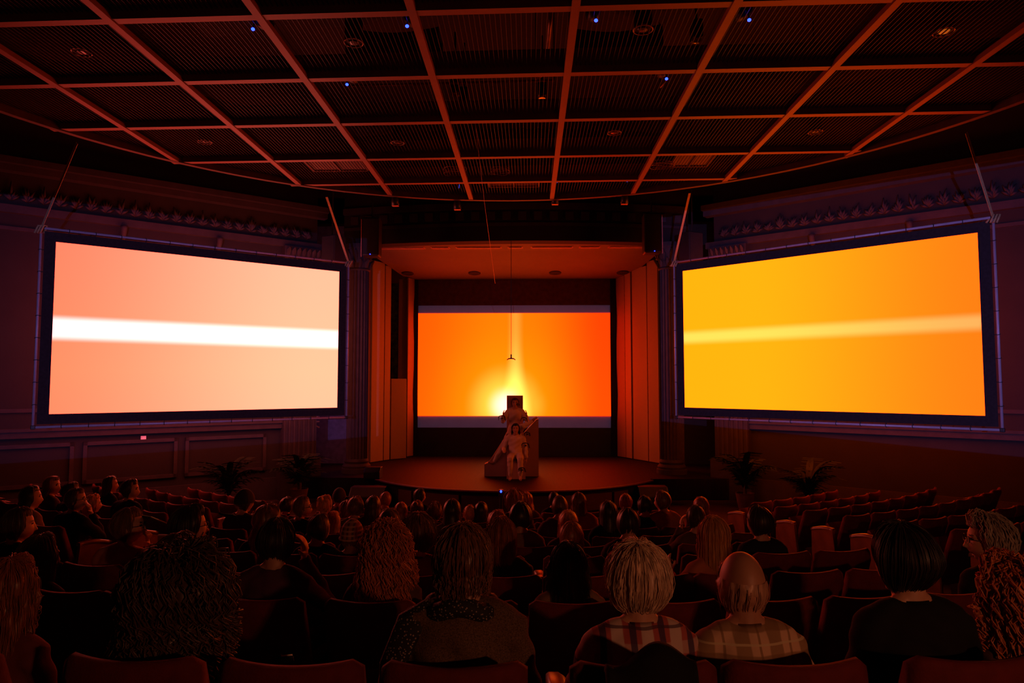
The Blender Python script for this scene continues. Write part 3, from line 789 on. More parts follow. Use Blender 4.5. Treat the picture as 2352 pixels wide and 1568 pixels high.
# potted palms in the dark corners
frond_m = mat('dark_palm_leaf', (.014, .022, .010), .6, vary=.4)
def palm(loc, h, n, seed, label):
    rnd = random.Random(seed)
    r = thing('potted_palm', label, 'plant', loc)
    MB().lathe([(.14, 0), (.19, .3), (.20, .32), (.17, .32), (.16, .27)], 20).build('pot', mat('terracotta_dark', (.12, .05, .035), .8), r)
    b = MB(); P = []
    for k in range(9):
        f = k / 8; wv = .05 * math.sin(PI * min(1, f * .95 + .05)) + .004
        P.append([(-wv, .62 * f, h * (.9 * f - .62 * f * f) + .01), (0, .62 * f, h * (.9 * f - .62 * f * f)), (wv, .62 * f, h * (.9 * f - .62 * f * f) + .01)])
    b.grid(P)
    for k in range(1, 8):
        f = k / 8; z = h * (.9 * f - .62 * f * f)
        for sx in (-1, 1): b.quad((0, .62 * f - .02, z), (sx * .16, .62 * f + .08, z - .05), (sx * .17, .62 * f + .10, z - .05), (0, .62 * f + .02, z))
    me = b.mesh('frond', frond_m)
    for k in range(n):
        o = link('frond', me, r, loc=(0, 0, .3 + .25 * rnd.random())); o.rotation_euler = (rnd.uniform(-.1, .5), 0, k * 2.4); sc = rnd.uniform(.8, 1.3); o.scale = (sc, sc, sc)
    MB().tube([(0, 0, .25), (.02, 0, .6)], [.04, .03], 8).build('stem', mat('palm_stem', (.07, .045, .025), .8), r)
palm((-4.75, 15.2, 0), 1.1, 26, 1, 'leafy potted palm in the dark corner left of the stage')
palm((-5.75, 13.85, 0), 1.0, 22, 2, 'bushy potted palm under the left screen by the pilaster')
palm((4.95, 14.85, 0), 1.1, 26, 3, 'leafy potted palm in the dark corner right of the stage')
palm((5.85, 13.75, 0), 1.0, 22, 4, 'bushy potted palm under the right screen by the pilaster')
# centre projector raster on the grey borders of the stage screen, and an unseen warm lamp added behind the camera to light the backs
def raster(pos, c, power, col, soft=.0006):
    L = bpy.data.lights.new('projector_raster', 'POINT'); L.energy = power; L.color = col; L.shadow_soft_size = .01
    lo = bpy.data.objects.new('projector_raster', L); lo.location = pos; COL.objects.link(lo)
    L.use_nodes = True; nt = L.node_tree; em = nt.nodes['Emission']
    tc = nt.nodes.new('ShaderNodeTexCoord'); prev = None
    ctr = sum(c, Vector()) / 4 - lo.location
    for k in range(4):
        n = (c[k] - lo.location).cross(c[(k + 1) % 4] - lo.location).normalized()
        if n.dot(ctr) < 0: n.negate()
        vm = nt.nodes.new('ShaderNodeVectorMath'); vm.operation = 'DOT_PRODUCT'; vm.inputs[1].default_value = n
        nt.links.new(tc.outputs['Normal'], vm.inputs[0])
        mr = nt.nodes.new('ShaderNodeMapRange'); mr.interpolation_type = 'SMOOTHSTEP'
        nt.links.new(vm.outputs['Value'], mr.inputs[0]); mr.inputs[1].default_value = -soft; mr.inputs[2].default_value = soft
        if prev is None: prev = mr.outputs[0]
        else:
            mu = nt.nodes.new('ShaderNodeMath'); mu.operation = 'MULTIPLY'
            nt.links.new(prev, mu.inputs[0]); nt.links.new(mr.outputs[0], mu.inputs[1]); prev = mu.outputs[0]
    nt.links.new(prev, em.inputs['Strength'])
cp = Vector((0, 5.4, 6.1))
r = thing('hall_projector', 'white projector hung under the ceiling grid aimed at the stage screen', 'projector', cp - Vector((0, .55, .1)))
MB().box((0, -.05, .1), (.5, .45, .2)).build('body', mat('white_plastic', (.85, .85, .9), .4), r, bevel=.02)
MB().tube([(0, .17, .1), (0, .22, .1)], .055, 16).build('lens_rim', M_BLACKMETAL, r)
MB().tube([(0, 0, .2), (0, 0, 3.05)], .02, 8).build('ceiling_pole', M_BLACKMETAL, r)
raster(cp, [Vector((XL, 20.55, zb2 + .005)), Vector((XR, 20.55, zb2 + .005)), Vector((XR, 20.55, zt2)), Vector((XL, 20.55, zt2))], CENTRE_POWER, (.55, .55, 1.0))
r = thing('fill_lamp', 'unseen shaded lamp added behind the camera to light the audience', 'lamp', FILL_LAMP)
MB().lathe([(.09, -1.0), (.09, -.98), (.012, -.97), (.012, .12)], 16).build('stand', M_BLACKMETAL, r)
MB().lathe([(.16, .02), (.06, .16), (.055, .16), (.15, .02)], 20).build('shade', M_BLACKMETAL, r)
L = lamp('fill_lamp_bulb', 'POINT', Vector(FILL_LAMP), FILL_POWER, (1.0, .29, .12), .06)
# ------------------------------------------------------------------ theatre chairs (local: facing +Y, origin on the floor under the seat)
def chair_meshes():
    hw = .213
    def back_pts(u, v, face):                    # u -1..1, v 0..1 ; face 0 front, 1 rear
        x = hw * u
        cr = max(0.0, abs(u) - .86) / .14
        ztop = CH - .012 + .014 * abs(u) ** 2.2 - .03 * cr ** 2.5
        z = .34 + (ztop - .34) * v
        tilt = -.17 - .17 * ((z - .34) / .48)
        y = tilt + .045 * u * u - (.055 if face else 0) * (1 - .55 * max(0, v - .9) / .1)
        return (x, y, z)
    b = MB(); nu, nv = 14, 8
    us = [-1 + 2 * i / nu for i in range(nu + 1)]; vs = [0, .15, .3, .45, .6, .75, .88, .96, 1.0]
    F = [[back_pts(u, v, 0) for u in us] for v in vs]; R_ = [[back_pts(u, v, 1) for u in us] for v in vs]
    i0 = len(b.v)
    for r in F + R_: b.v += r
    n = nu + 1; m = len(vs)
    for a in range(m - 1):
        for c in range(nu):
            i = a * n + c; j = m * n + i
            b.f.append((i, i + 1, i + n + 1, i + n)[::-1]); b.f.append((j, j + 1, j + n + 1, j + n))
    for c in range(nu):
        i = (m - 1) * n + c; j = m * n + i; b.f.append((i, i + 1, j + 1, j)[::-1])
        i = c; j = m * n + i; b.f.append((i, i + 1, j + 1, j))
    for a in range(m - 1):
        i = a * n; j = m * n + i; b.f.append((i, i + n, j + n, j)[::-1])
        i = a * n + nu; j = m * n + i; b.f.append((i, i + n, j + n, j))
    back = b.mesh('backrest', M_VELVET, True)
    def cushion(L):
        bb = MB(); P = []
        for k in range(2):
            rowz = []
        for (sx, z0, z1) in ((1, 0, .085),):
            top = [[(x, y, .085 - .03 * (abs(x) / .2) ** 6 - .03 * (abs(y - L / 2) / (L / 2)) ** 6 + .012) for x in np.linspace(-.2, .2, 9)] for y in np.linspace(0, L, 9)]
            bot = [[(x, y, 0) for x in np.linspace(-.19, .19, 9)] for y in np.linspace(.01, L - .01, 9)]
        bb.grid(top); bb.grid([r[::-1] for r in bot])
        ring = lambda G: G[0] + [r[-1] for r in G[1:]] + G[-1][-2::-1] + [r[0] for r in G[-2:0:-1]]
        ra, rb = ring(top), ring(bot)
        bb.grid([rb + rb[:1], ra + ra[:1]])
        return bb
    c = cushion(.42)
    seat_down = c.mesh('seat', M_VELVET, True)
    Rm = Matrix.Rotation(math.radians(72), 3, 'X')
    c2 = cushion(.42); c2.v = [tuple(Rm @ Vector(p)) for p in c2.v]
    seat_up = c2.mesh('seat', M_VELVET, True)
    # armrest: wooden cap, gently curved, wider at the front
    b = MB(); P = []
    for k in range(9):
        f = k / 8; y = -.16 + .34 * f; z = .615 + .022 * math.sin(f * PI * .9 + .6) - .03 * f * f; wv = .026 + .008 * math.sin(f * PI)
        P.append([(-wv, y, z - .025), (-wv, y, z), (-wv * .6, y, z + .008), (wv * .6, y, z + .008), (wv, y, z), (wv, y, z - .025), (-wv, y, z - .025)])
    b.grid(P); b.f.append(tuple(range(6))); b.f.append(tuple(range(56, 62))[::-1])
    arm = b.mesh('armrest', M_WOOD, True)
    b = MB(); b.prism([(-.012, -.15, 0), (-.012, .10, 0), (-.012, .06, .06), (-.012, .12, .56), (-.012, .14, .60), (-.012, -.16, .60), (-.012, -.13, .3), (-.012, -.10, .06)], (.024, 0, 0))
    leg = b.mesh('side_frame', M_IRON)
    b = MB(); b.prism([(-.018, -.19, 0), (-.018, .15, 0), (-.018, .17, .30), (-.018, .17, .585), (-.018, -.15, .615), (-.018, -.19, .3)], (.036, 0, 0))
    endp = b.mesh('end_panel', M_WOOD)
    return back, seat_down, seat_up, arm, leg, endp
BACK, SEATD, SEATU, ARM, LEG, ENDP = chair_meshes()
ORD = ['first', 'second', 'third', 'fourth', 'fifth', 'sixth', 'seventh', 'eighth', 'ninth', 'tenth', 'eleventh', 'twelfth', 'thirteenth', 'fourteenth', 'fifteenth', 'sixteenth']
ROWN = ['front row', 'second row', 'third row', 'fourth row', 'fifth row', 'sixth row', 'seventh row', 'eighth row', 'row second from the back', 'back row']
CO = .29                              # chair origin lies this far in front of the top of its back
def chair(row, ang, occupied, label, left_end, right_end, pitch):
    r = CY - ROWS[row] - CO; a = ROWS[row]
    X = r * math.sin(ang); Y = CY - r * math.cos(ang); z = floor_z(a)
    t = thing('theatre_chair', label, 'chair', (X, Y, z), ang, 'red velvet theatre chairs')
    link('backrest', BACK, t)
    s = link('seat', SEATD if occupied else SEATU, t, loc=(0, -.17 if occupied else -.135, .365 if occupied else .27))
    h = pitch / 2
    for sx in ((-1, 1) if right_end else (-1,)):
        e = (sx < 0 and left_end) or (sx > 0 and right_end)
        link('armrest', ARM, t, loc=(sx * h, 0, 0)); link('end_panel' if e else 'side_frame', ENDP if e else LEG, t, loc=(sx * h, 0, 0))
    return t

# ------------------------------------------------------------------ people
def hand(b, wr, d, nrm, side, curl=.5, s=1.0):
    """palm and five fingers; d along the hand, nrm out of the back of the hand, side the thumb side"""
    wr = Vector(wr); d = Vector(d).normalized(); nrm = Vector(nrm); nrm = (nrm - d * nrm.dot(d)).normalized(); x = d.cross(nrm) * side
    b.tube([wr - d * .02, wr + d * .03 * s, wr + d * .07 * s, wr + d * .092 * s], [(.026, .019), (.036, .017), (.041, .015), (.036, .012)], 10, side=x)
    for k, (o, L) in enumerate(((.030, .068), (.010, .078), (-.011, .072), (-.030, .055))):
        p = wr + d * .085 * s + x * o; pts = [p]; dd = d.copy(); ang = 0
        for seg in (.45, .32, .26):
            ang += curl * (.5 + .25 * k / 3)
            dd = d * math.cos(ang) - nrm * math.sin(ang); pts.append(pts[-1] + dd * L * seg * s)
        b.tube(pts, [.0098, .0092, .0085, .0065], 7)
    p = wr + d * .025 * s + x * .030
    td = (d * .6 + x * .75 - nrm * .25).normalized(); q = p + td * .045 * s; td2 = (d * .9 + x * .2 - nrm * .35).normalized()
    b.tube([p - td * .015, p, q, q + td2 * .028 * s], [.013, .0135, .0115, .008], 7)

HC = Vector((0, -.045, 1.150))                     # head centre in the seated figure (top of skull about 1.285)
ARMS = {  # shoulder, elbow, wrist, hand direction, back of hand
    'lap': ((.178, -.085, .935), (.238, -.05, .675), (.115, .19, .565), (-.35, .9, -.1), (0, .1, 1)),
    'face': ((.178, -.085, .935), (.265, .10, .745), (.118, .075, 1.06), (-.25, -.25, .93), (.9, .3, .2)),
    'chin': ((.178, -.08, .935), (.19, .17, .70), (.055, .115, .985), (-.1, -.15, .95), (.5, .8, .1)),
    'down': ((.178, -.085, .935), (.235, -.07, .675), (.255, .02, .46), (.02, .15, -1), (1, 0, 0)),
    'rest': ((.178, -.085, .935), (.285, -.09, .68), (.27, .14, .655), (-.05, 1, -.05), (0, .1, 1)),
    'up': ((.178, -.085, .935), (.30, .02, .70), (.27, .17, .86), (.1, .5, .8), (.8, -.2, .2)),
}
LEG_SIT = lambda s: [(s * .085, 0, .50), (s * .11, .22, .51), (s * .115, .42, .49), (s * .115, .40, .28), (s * .115, .38, .09), (s * .12, .46, .04), (s * .125, .57, .03)]
LEG_R = [.085, .078, .058, .053, .036, .036, .026]
TORSO = [(.40, .0, .165, .12), (.50, -.01, .172, .128), (.62, -.045, .145, .108), (.74, -.07, .152, .110), (.85, -.085, .170, .112), (.925, -.09, .172, .100), (.965, -.085, .145, .082), (.995, -.078, .095, .066)]
def skull(p):
    x, y, z = p
    f = -min(0, z) / .118
    x *= 1 - .26 * f ** 1.6
    if y < 0 and z < -.03: y *= 1 - .55 * min(1, (-z - .03) / .09)
    if y > 0:
        if z < 0: y = y * (1 - .05 * f) + .012 * f * f
        y = min(y, .084 + .006 * (1 - abs(x) / .07))
    ex = (abs(x) - .031) / .017; ez = (z - .012) / .012
    if y > .04: y -= .010 * math.exp(-(ex * ex + ez * ez))
    return Vector((x, y, z))
def figure(kind, pose, legs=None):
    """raw overlapping volumes of one layer of a seated figure: kind body / top / bottom"""
    b = MB(); infl = {'body': 0, 'top': .013, 'bottom': .014}[kind]
    pl, pr = pose
    if kind in ('body', 'top'):
        tr = TORSO if kind == 'body' else TORSO[1:] + [(1.012, -.072, .070, .058)]
        b.tube([(0, y, z) for z, y, rx, ry in tr], [(rx + infl, ry + infl) for z, y, rx, ry in tr], 20, side=(1, 0, 0))
        for s, p in ((-1, pl), (1, pr)):
            sh, el, wr, hd, bn = ARMS[p] if isinstance(p, str) else p
            m = lambda v: Vector((s * v[0], v[1], v[2]))
            A, E_, W_ = m(sh), m(el), m(wr)
            b.ell(A + Vector((-s * .012, 0, -.005)), (.058 + infl,) * 3, 14, 10)
            b.tube([A + Vector((-s * .06, 0, .015)), A, A.lerp(E_, .5), E_, E_.lerp(W_, .4), W_], [.055 + infl, .054 + infl, .047 + infl, .042 + infl, .039 + infl, .027 + infl], 12)
            b.tube([Vector((s * .035, -.078, 1.03 if kind == 'body' else 1.015)), Vector((s * .10, -.086, .985)), Vector((s * .165, -.086, .952))], [.038 + infl * .6, .046 + infl, .05 + infl], 10)
            if kind == 'body': hand(b, W_, m(hd), m(bn), -s if False else s * -1, .55)
    if kind in ('body', 'bottom'):
        for k, s in enumerate((-1, 1)):
            L = legs[k] if legs else LEG_SIT(s)
            n = 7 if kind == 'body' else 5
            b.tube(L[:n], [r + infl for r in LEG_R[:n]], 12)
            if kind == 'body': b.ell(Vector(L[4]) * .6 + Vector(L[5]) * .4 - Vector((0, .02, .02)), (.036, .05, .035), 10, 8)
        b.tube([(0, -.01, .40), (0, -.01, .50), (0, -.02, .60)], [(.165 + infl, .12 + infl), (.172 + infl, .13 + infl), (.15 + infl, .11 + infl)], 16, side=(1, 0, 0))
    if kind == 'body':
        b.tube([(0, -.085, .95), (0, -.07, 1.02), (0, -.055, 1.10), (0, -.045, 1.14)], [(.08, .065), (.060, .060), (.057, .058), (.052, .052)], 14, side=(1, 0, 0))
        b.ell(HC, (.078, .096, .117), 32, 24, fn=skull)
        b.tube([HC + Vector((0, .086, .018)), HC + Vector((0, .098, -.012)), HC + Vector((0, .105, -.032)), HC + Vector((0, .088, -.038))], [.008, .010, .014, .008], 8)
        for s in (-1, 1):
            b.ell(HC + Vector((s * .075, -.008, -.008)), (.011, .021, .032), 10, 8, R=Matrix.Rotation(s * -.35, 3, 'Z'))
            b.ell(HC + Vector((s * .034, .072, .030)), (.024, .014, .007), 10, 6)
        b.ell(HC + Vector((0, .083, -.062)), (.024, .010, .008), 12, 6)
        b.ell(HC + Vector((0, .070, -.100)), (.026, .018, .014), 10, 6)
    return b
TEMPL = {}
def template(kind, pose, vox, legs=None, key=None):
    k = (kind, pose if isinstance(pose, tuple) and all(isinstance(p, str) for p in pose) else key, vox, key)
    if k in TEMPL: return TEMPL[k]
    b = figure(kind, pose, legs)
    me = b.mesh('tmp'); ob = bpy.data.objects.new('tmp', me); COL.objects.link(ob)
    rm = ob.modifiers.new('r', 'REMESH'); rm.mode = 'VOXEL'; rm.voxel_size = vox; rm.use_smooth_shade = True
    sm = ob.modifiers.new('s', 'SMOOTH'); sm.factor = .5; sm.iterations = 2 if kind == 'body' else 5
    dg = bpy.context.evaluated_depsgraph_get(); dg.update()
    out = bpy.data.meshes.new_from_object(ob.evaluated_get(dg))
    bpy.data.objects.remove(ob); bpy.data.meshes.remove(me)
    if kind != 'body':                              # soft folds
        co = np.empty(len(out.vertices) * 3, np.float32); out.vertices.foreach_get('co', co); co = co.reshape(-1, 3)
        no = np.empty_like(co).reshape(-1); out.vertices.foreach_get('normal', no); no = no.reshape(-1, 3)
        x, y, z = co.T
        d = .0045 * np.sin(28 * z + 9 * x + 3 * np.sin(14 * x)) * np.sin(11 * x - 17 * z + 2 * np.sin(9 * y)) + .003 * np.sin(60 * z + 31 * x + 17 * y)
        co += no * d[:, None]; out.vertices.foreach_set('co', co.reshape(-1))
    out.polygons.foreach_set('use_smooth', [True] * len(out.polygons))
    TEMPL[k] = out
    return out
def sstep(t): t = np.clip(t, 0, 1); return t * t * (3 - 2 * t)
NP = np.array([0, -.06, 1.04])
def head_rot(yaw, pit, rol):
    return np.array((Matrix.Rotation(yaw, 3, 'Z') @ Matrix.Rotation(pit, 3, 'X') @ Matrix.Rotation(rol, 3, 'Y')))
def deform(co, yaw, pit, rol, dx, dy, hs):
    """turn and scale the head on the neck, sway the trunk by dx, dy"""
    co = co.copy(); x, y, z = co[:, 0], co[:, 1], co[:, 2]
    near = np.hypot(x, y + .05) < .17
    w = sstep((z - 1.0) / .11) * near
    q = co - NP
    r1 = q @ head_rot(yaw, pit, rol).T * (1 + (hs - 1) * w[:, None])
    co = NP + q * (1 - w[:, None]) + r1 * w[:, None]
    t = sstep((z - .55) / .5)
    co[:, 0] += dx * t; co[:, 1] += dy * t
    return co
def apply_deform(me, args, name, mats):
    m = me.copy(); m.name = name
    co = np.empty(len(m.vertices) * 3, np.float32); m.vertices.foreach_get('co', co)
    m.vertices.foreach_set('co', deform(co.reshape(-1, 3).astype(float), *args).astype(np.float32).reshape(-1))
    m.materials.clear()
    for x in mats: m.materials.append(x)
    m.update()
    return m
def paint_face(me_src, me):
    """eyes and lips on the face of a body mesh (materials 1 and 2), read from the undeformed template"""
    idx = np.zeros(len(me.polygons), np.int32)
    c = np.empty(len(me_src.polygons) * 3, np.float32); me_src.polygons.foreach_get('center', c); c = c.reshape(-1, 3) - np.array(HC)
    ax = np.abs(c[:, 0])
    idx[(np.hypot((ax - .031) / .013, (c[:, 2] - .013) / .007) < 1) & (c[:, 1] > .05)] = 1
    idx[(np.hypot((ax - .031) / .018, (c[:, 2] - .034) / .0055) < 1) & (c[:, 1] > .05)] = 3
    idx[(np.hypot(c[:, 0] / .022, (c[:, 2] + .062) / .008) < 1) & (c[:, 1] > .06)] = 2
    me.polygons.foreach_set('material_index', idx)

# hair: a shell of combed locks over the skull, with loose strands
def hair(kind, seed, near, th=.014, L=0.0, wave=0.0, curl=0.0, vol=1.0, fringe=.30, strands=None, flare=1.0):
    rnd = random.Random(seed); R0 = (.078, .096, .117)
    b = MB(); nA, n1, n2 = (64, 13, 12) if near else (36, 9, 8)
    off = [rnd.uniform(-1, 1) for _ in range(400)]
    def endel(fr):
        e_front = math.radians(38 if kind != 'long' else 42); e_side = math.radians(-12); e_back = math.radians(-56)
        if fr > fringe: 
            f = min(1, (fr - fringe) / .25); return e_side + (e_front - e_side) * (f * f * (3 - 2 * f))
        f = min(1, (fringe - fr) / .5); return e_side + (e_back - e_side) * (f * f * (3 - 2 * f))
    def path(a, extra=0.0, rough=0.0):
        u = (math.sin(a), math.cos(a)); fr = u[1]; pts = []
        hang = L > 0
        Lh = L * max(0, min(1, (fringe + .1 - fr) / .3)) * (1 + .16 * off[int(a * 41) % 400]) if hang else 0
        e0 = math.radians(90); e1 = endel(fr)
        if kind == 'fringe_only': e0 = math.radians(14)
        if hang and Lh > 0: e1 = max(e1, math.radians(-8))
        tt = th + extra
        for k in range(n1):
            f = k / (n1 - 1); e = e0 + (e1 - e0) * f
            g = tt * vol * (.55 + .45 * math.sin(PI * min(1, f * .9 + .1)) + .25 * f)
            if kind == 'fringe_only': g = tt * math.sin(PI * (f * .8 + .1))
            if Lh == 0 and f > .6: g *= max(.12, 1 - ((f - .6) / .4) ** 1.3)
            rx, ry, rz = R0[0] + g, R0[1] + g, R0[2] + g * .9
            c = math.cos(e); y = ry * c * u[1]
            if y < 0 and e < 0: y *= 1 - .35 * min(1, -e / .8)
            pts.append(Vector((rx * c * u[0], y, rz * math.sin(e))))
        if hang:
            p0 = pts[-1].copy()
            for k in range(1, n2 + 1):
                f = k / n2; s_ = 1 + (flare - 1) * math.sin(PI * min(1, f * .75)) - .10 * f * f
                back = .02 * f
                pts.append(Vector((p0.x * s_, p0.y * (1 + (s_ - 1) * .8) - back, p0.z - Lh * f)))
        if rough or wave or curl:
            ph = off[int(a * 50) % 400] * 6
            out = []
            for k, p in enumerate(pts):
                n = Vector((p.x, p.y, p.z * .3 if hang and k >= n1 else p.z)); n = n.normalized() if n.length > 1e-6 else Vector((0, 0, 1))
                q = n * (rough * mnoise.noise(Vector((a * 5 + seed, k * .35, seed * 1.7)))) + n * (wave * math.sin(k * .85 + ph + a * 3) * min(1, k / 5))
                if curl:
                    tv = Vector((u[1], -u[0], 0)); q += tv * (curl * math.cos(k * 1.9 + ph)) + n * (curl * (1 + math.sin(k * 1.9 + ph)))
                out.append(p + q)
            pts = out
        return pts
    G = []
    for j in range(nA):
        a = 2 * PI * j / nA
        ridge = .003 * off[j] if near else .002 * off[j]
        G.append(path(a, ridge, .006 if not curl else .014))
    G.append(G[0]); b.grid([[G[j][k] for j in range(nA + 1)] for k in range(len(G[0]))])
    N = strands if strands is not None else (420 if near else 36)
    for q in range(N):
        a = rnd.uniform(0, 2 * PI)
        pts = path(a, rnd.uniform(.001, .007) + (rnd.uniform(0, .02) if curl else 0), .008)
        jx = Vector((rnd.uniform(-1, 1), rnd.uniform(-1, 1), rnd.uniform(-1, 1))) * .004
        k0 = rnd.randrange(0, max(1, len(pts) // 2)); pts = [p + jx for p in pts[k0:]]
        if len(pts) > 3: 
            rad = (.0011 if near else .0016) if not curl else .0032
            b.tube(pts, [rad * .8] + [rad] * (len(pts) - 2) + [rad * .3], 3, cap=False)
    return b

SKIN = mat('skin', (.50, .27, .18), .5, vary=.08, scale=12)
SKIN2 = mat('skin_tan', (.42, .21, .135), .5, vary=.08, scale=12)
EYE = mat('dark_eye', (.03, .02, .02), .2)
LIPS = mat('lips', (.40, .13, .11), .45)
BROW = mat('dark_brow', (.04, .02, .015), .7)
def hmat(c): return mat('hair_%02d_%02d_%02d' % tuple(int(v * 99) for v in c), c, .42, vary=.45, scale=60, stretch=(1, 1, .15), spec=.5, sheen=.9)
HCOL = {'shaven': (.44, .25, .17), 'black': (.022, .012, .009), 'dark': (.055, .025, .013), 'brown': (.15, .058, .022), 'red': (.42, .115, .022), 'blond': (.58, .26, .07), 'grey': (.36, .29, .24), 'white': (.78, .50, .35), 'auburn': (.26, .072, .02)}
HAIRS = {  # arguments of hair()
    'short': dict(kind='short', th=.012), 'crop': dict(kind='short', th=.007), 'thick': dict(kind='short', th=.024, vol=1.15), 'fluffy': dict(kind='short', th=.029, vol=1.15, wave=.006),
    'bob': dict(kind='long', th=.020, L=.12, flare=1.06), 'long': dict(kind='long', th=.018, L=.26, flare=1.12), 'verylong': dict(kind='long', th=.02, L=.42, flare=1.45),
    'wavy': dict(kind='long', th=.026, L=.25, wave=.010, flare=1.25), 'curly': dict(kind='long', th=.030, L=.30, curl=.011, flare=1.35), 'afro': dict(kind='long', th=.075, L=.20, curl=.016, flare=1.25, vol=1.2),
    'curlyshort': dict(kind='short', th=.026, curl=.007, vol=1.15), 'balding': dict(kind='fringe_only', th=.006, strands=90), 'shag': dict(kind='long', th=.015, L=.07, wave=.005), 'bun': dict(kind='short', th=.016),
}
def person(row, px_t, px_h, y_top, hs, hk, hc, top, label, yaw=0, pit=0, rol=0, pose=('lap', 'lap'), lean=0.0, near=False, extra=(), skin=None, hvol=1.0, seat_dx=0.0, rotz=0.0, wide=1.0, collar=None):
    """a seated listener in a row; px_t, px_h are where trunk and head stand in the photograph"""
    a = ROWS[row]; rr = CY - a - CO
    def hit(px, R):
        best = None
        for Y in np.arange(.5, 14, .01):
            p = at(px, 1150, Y); e = abs(math.hypot(p.x, CY - p.y) - R)
            if best is None or e < best[0]: best = (e, p)
        return best[1]
    pt = hit(px_t, rr + .07); ph = hit(px_h, rr + .045)
    ang = math.atan2(pt.x, CY - pt.y)
    X = rr * math.sin(ang); Y = CY - rr * math.cos(ang); fz = floor_z(a)
    zt = at(px_h, y_top, ph.y).z - fz
    hair_h = HAIRS[hk].get('th', .01) * HAIRS[hk].get('vol', 1) * .75 * hvol
    base = 1.04 + (.230 + hair_h) * hs
    if pit: base += -.02 * abs(pit)
    sc = zt / base
    if sc < .9:                                        # slouching low in the seat: the head keeps its size
        hs = hs * min(1.18, .94 / sc); base = 1.04 + (.230 + hair_h) * hs; sc = zt / base
    scc = min(1.13, max(.74, sc))
    dxw = (ph.x - pt.x) / math.cos(ang) / scc
    t = thing('person', label, 'person', (X, Y, fz), ang + rotz, 'seated audience')
    t.scale = (scc * wide, scc, scc)
    args = (yaw - 0.0, pit, rol, dxw, lean, hs)
    vox = .0085 if near else .016
    bt = template('body', pose, vox); me = apply_deform(bt, args, 'body', [skin or SKIN, EYE, LIPS, BROW])
    paint_face(bt, me); link('body', me, t)
    tt = template('top', pose, .012 if near else .02); link('top', apply_deform(tt, args, 'top', [top]), t)
    lt = template('bottom', ('lap', 'lap'), .024)
    if not lt.materials: lt.materials.append(mat('dark_trousers', (.02, .02, .026), .9))
    link('trousers', lt, t)
    for s in (-1, 1):
        link('shoe', SHOE, t, loc=(s * .122, .46, 0))
    R = head_rot(yaw, pit, rol)
    def hv(p):
        p = np.array(p); return NP + (R @ (np.array(HC) - NP + p)) * hs + np.array([dxw, lean, 0])
    seed = abs(hash((row, int(px_h)))) % 997
    hd = dict(HAIRS[hk]); hd['vol'] = hd.get('vol', 1) * hvol
    hb = hair(seed=seed, near=near, **hd)
    if hk == 'bun': hb.ell((0, -.09, .085), (.04, .04, .04), 14, 10)
    hb.v = [tuple(hv(p)) for p in hb.v]; hb.build('hair', hmat(HCOL[hc]), t, smooth=True)
    for e in extra:
        if e == 'glasses':
            g = MB()
            for s in (-1, 1):
                g.tube([(s * .034 + .023 * math.cos(q), .097, .010 + .018 * math.sin(q)) for q in np.linspace(0, 2 * PI, 15)], .0022, 5, cap=False)
                g.tube([(s * .057, .095, .014), (s * .078, .06, .014), (s * .08, -.01, .010), (s * .078, -.03, -.005)], .0025, 5)
            g.tube([(-.011, .098, .012), (.011, .098, .012)], .0022, 5)
            g.v = [tuple(hv(p)) for p in g.v]; g.build('glasses', M_BLACKMETAL, t)
        if e in ('cap', 'knit_cap'):
            g = MB(); P = []
            for k in range(10):
                f = k / 9; el = PI / 2 * (1 - f) - .05 * f; P.append([(.098 * math.cos(el) * math.cos(q), .12 * math.cos(el) * math.sin(q), .01 + .15 * math.sin(el)) for q in np.linspace(0, 2 * PI, 29)])
            g.grid(P)
            if e == 'cap':
                B1 = [[(x, .10 + (.10 if k else 0) * math.cos(x / .08 * 1.4), .012 - .012 * k) for x in np.linspace(-.08, .08, 9)] for k in (0, 1)]
                g.grid(B1); g.grid([[(x, y, z - .006) for x, y, z in r] for r in B1])
            else: g.tube([(.1 * math.cos(q), .122 * math.sin(q), .0) for q in np.linspace(0, 2 * PI, 25)], .012, 6, cap=False)
            g.v = [tuple(hv(p)) for p in g.v]; g.build('cap', CAPM if e == 'cap' else KNITM, t, smooth=True)
        if e == 'collar':
            g = MB(); P = []
            for k in range(3):
                P.append([((.066 + .012 * (k == 2)) * math.cos(q), -.070 + (.063 + .012 * (k == 2)) * math.sin(q), (.985, 1.028, .992)[k] - .012 * math.sin(q)) for q in np.linspace(PI * .5 + .35, PI * 2.5 - .35, 29)])
            g.grid(P); co = deform(np.array(g.v), 0, 0, 0, dxw, lean, 1); g.v = [tuple(p) for p in co]
            o = g.build('collar', top, t, smooth=True); so = o.modifiers.new('s', 'SOLIDIFY'); so.thickness = .004
        if e == 'scarf':
            g = MB(); g.tube([(.105 * math.cos(q), -.075 + .085 * math.sin(q), 1.008 + .014 * math.sin(3 * q) - .012 * math.sin(q)) for q in np.linspace(0, 2 * PI, 29)], .036, 8, cap=False)
            g.tube([(-.09, -.11, 1.01), (-.175, -.135, .965), (-.235, -.15, .82), (-.245, -.14, .62)], [(.05, .02), (.055, .022), (.05, .02), (.04, .012)], 10)
            co = deform(np.array(g.v), 0, 0, 0, dxw, lean, 1); g.v = [tuple(p) for p in co]; g.build('scarf', SCARFM, t, smooth=True)
        if e == 'glow_phone': pass
    return ang, sc
b = MB(); P = []
for k in range(7):
    f = k / 6; y = -.10 + .26 * f; wv = .036 + .014 * math.sin(PI * f); hh = .085 - .045 * min(1, f * 1.6)
    P.append([(wv * math.cos(q), y, max(0, hh * math.sin(q))) for q in np.linspace(PI, 0, 9)] + [(-wv, y, 0)])
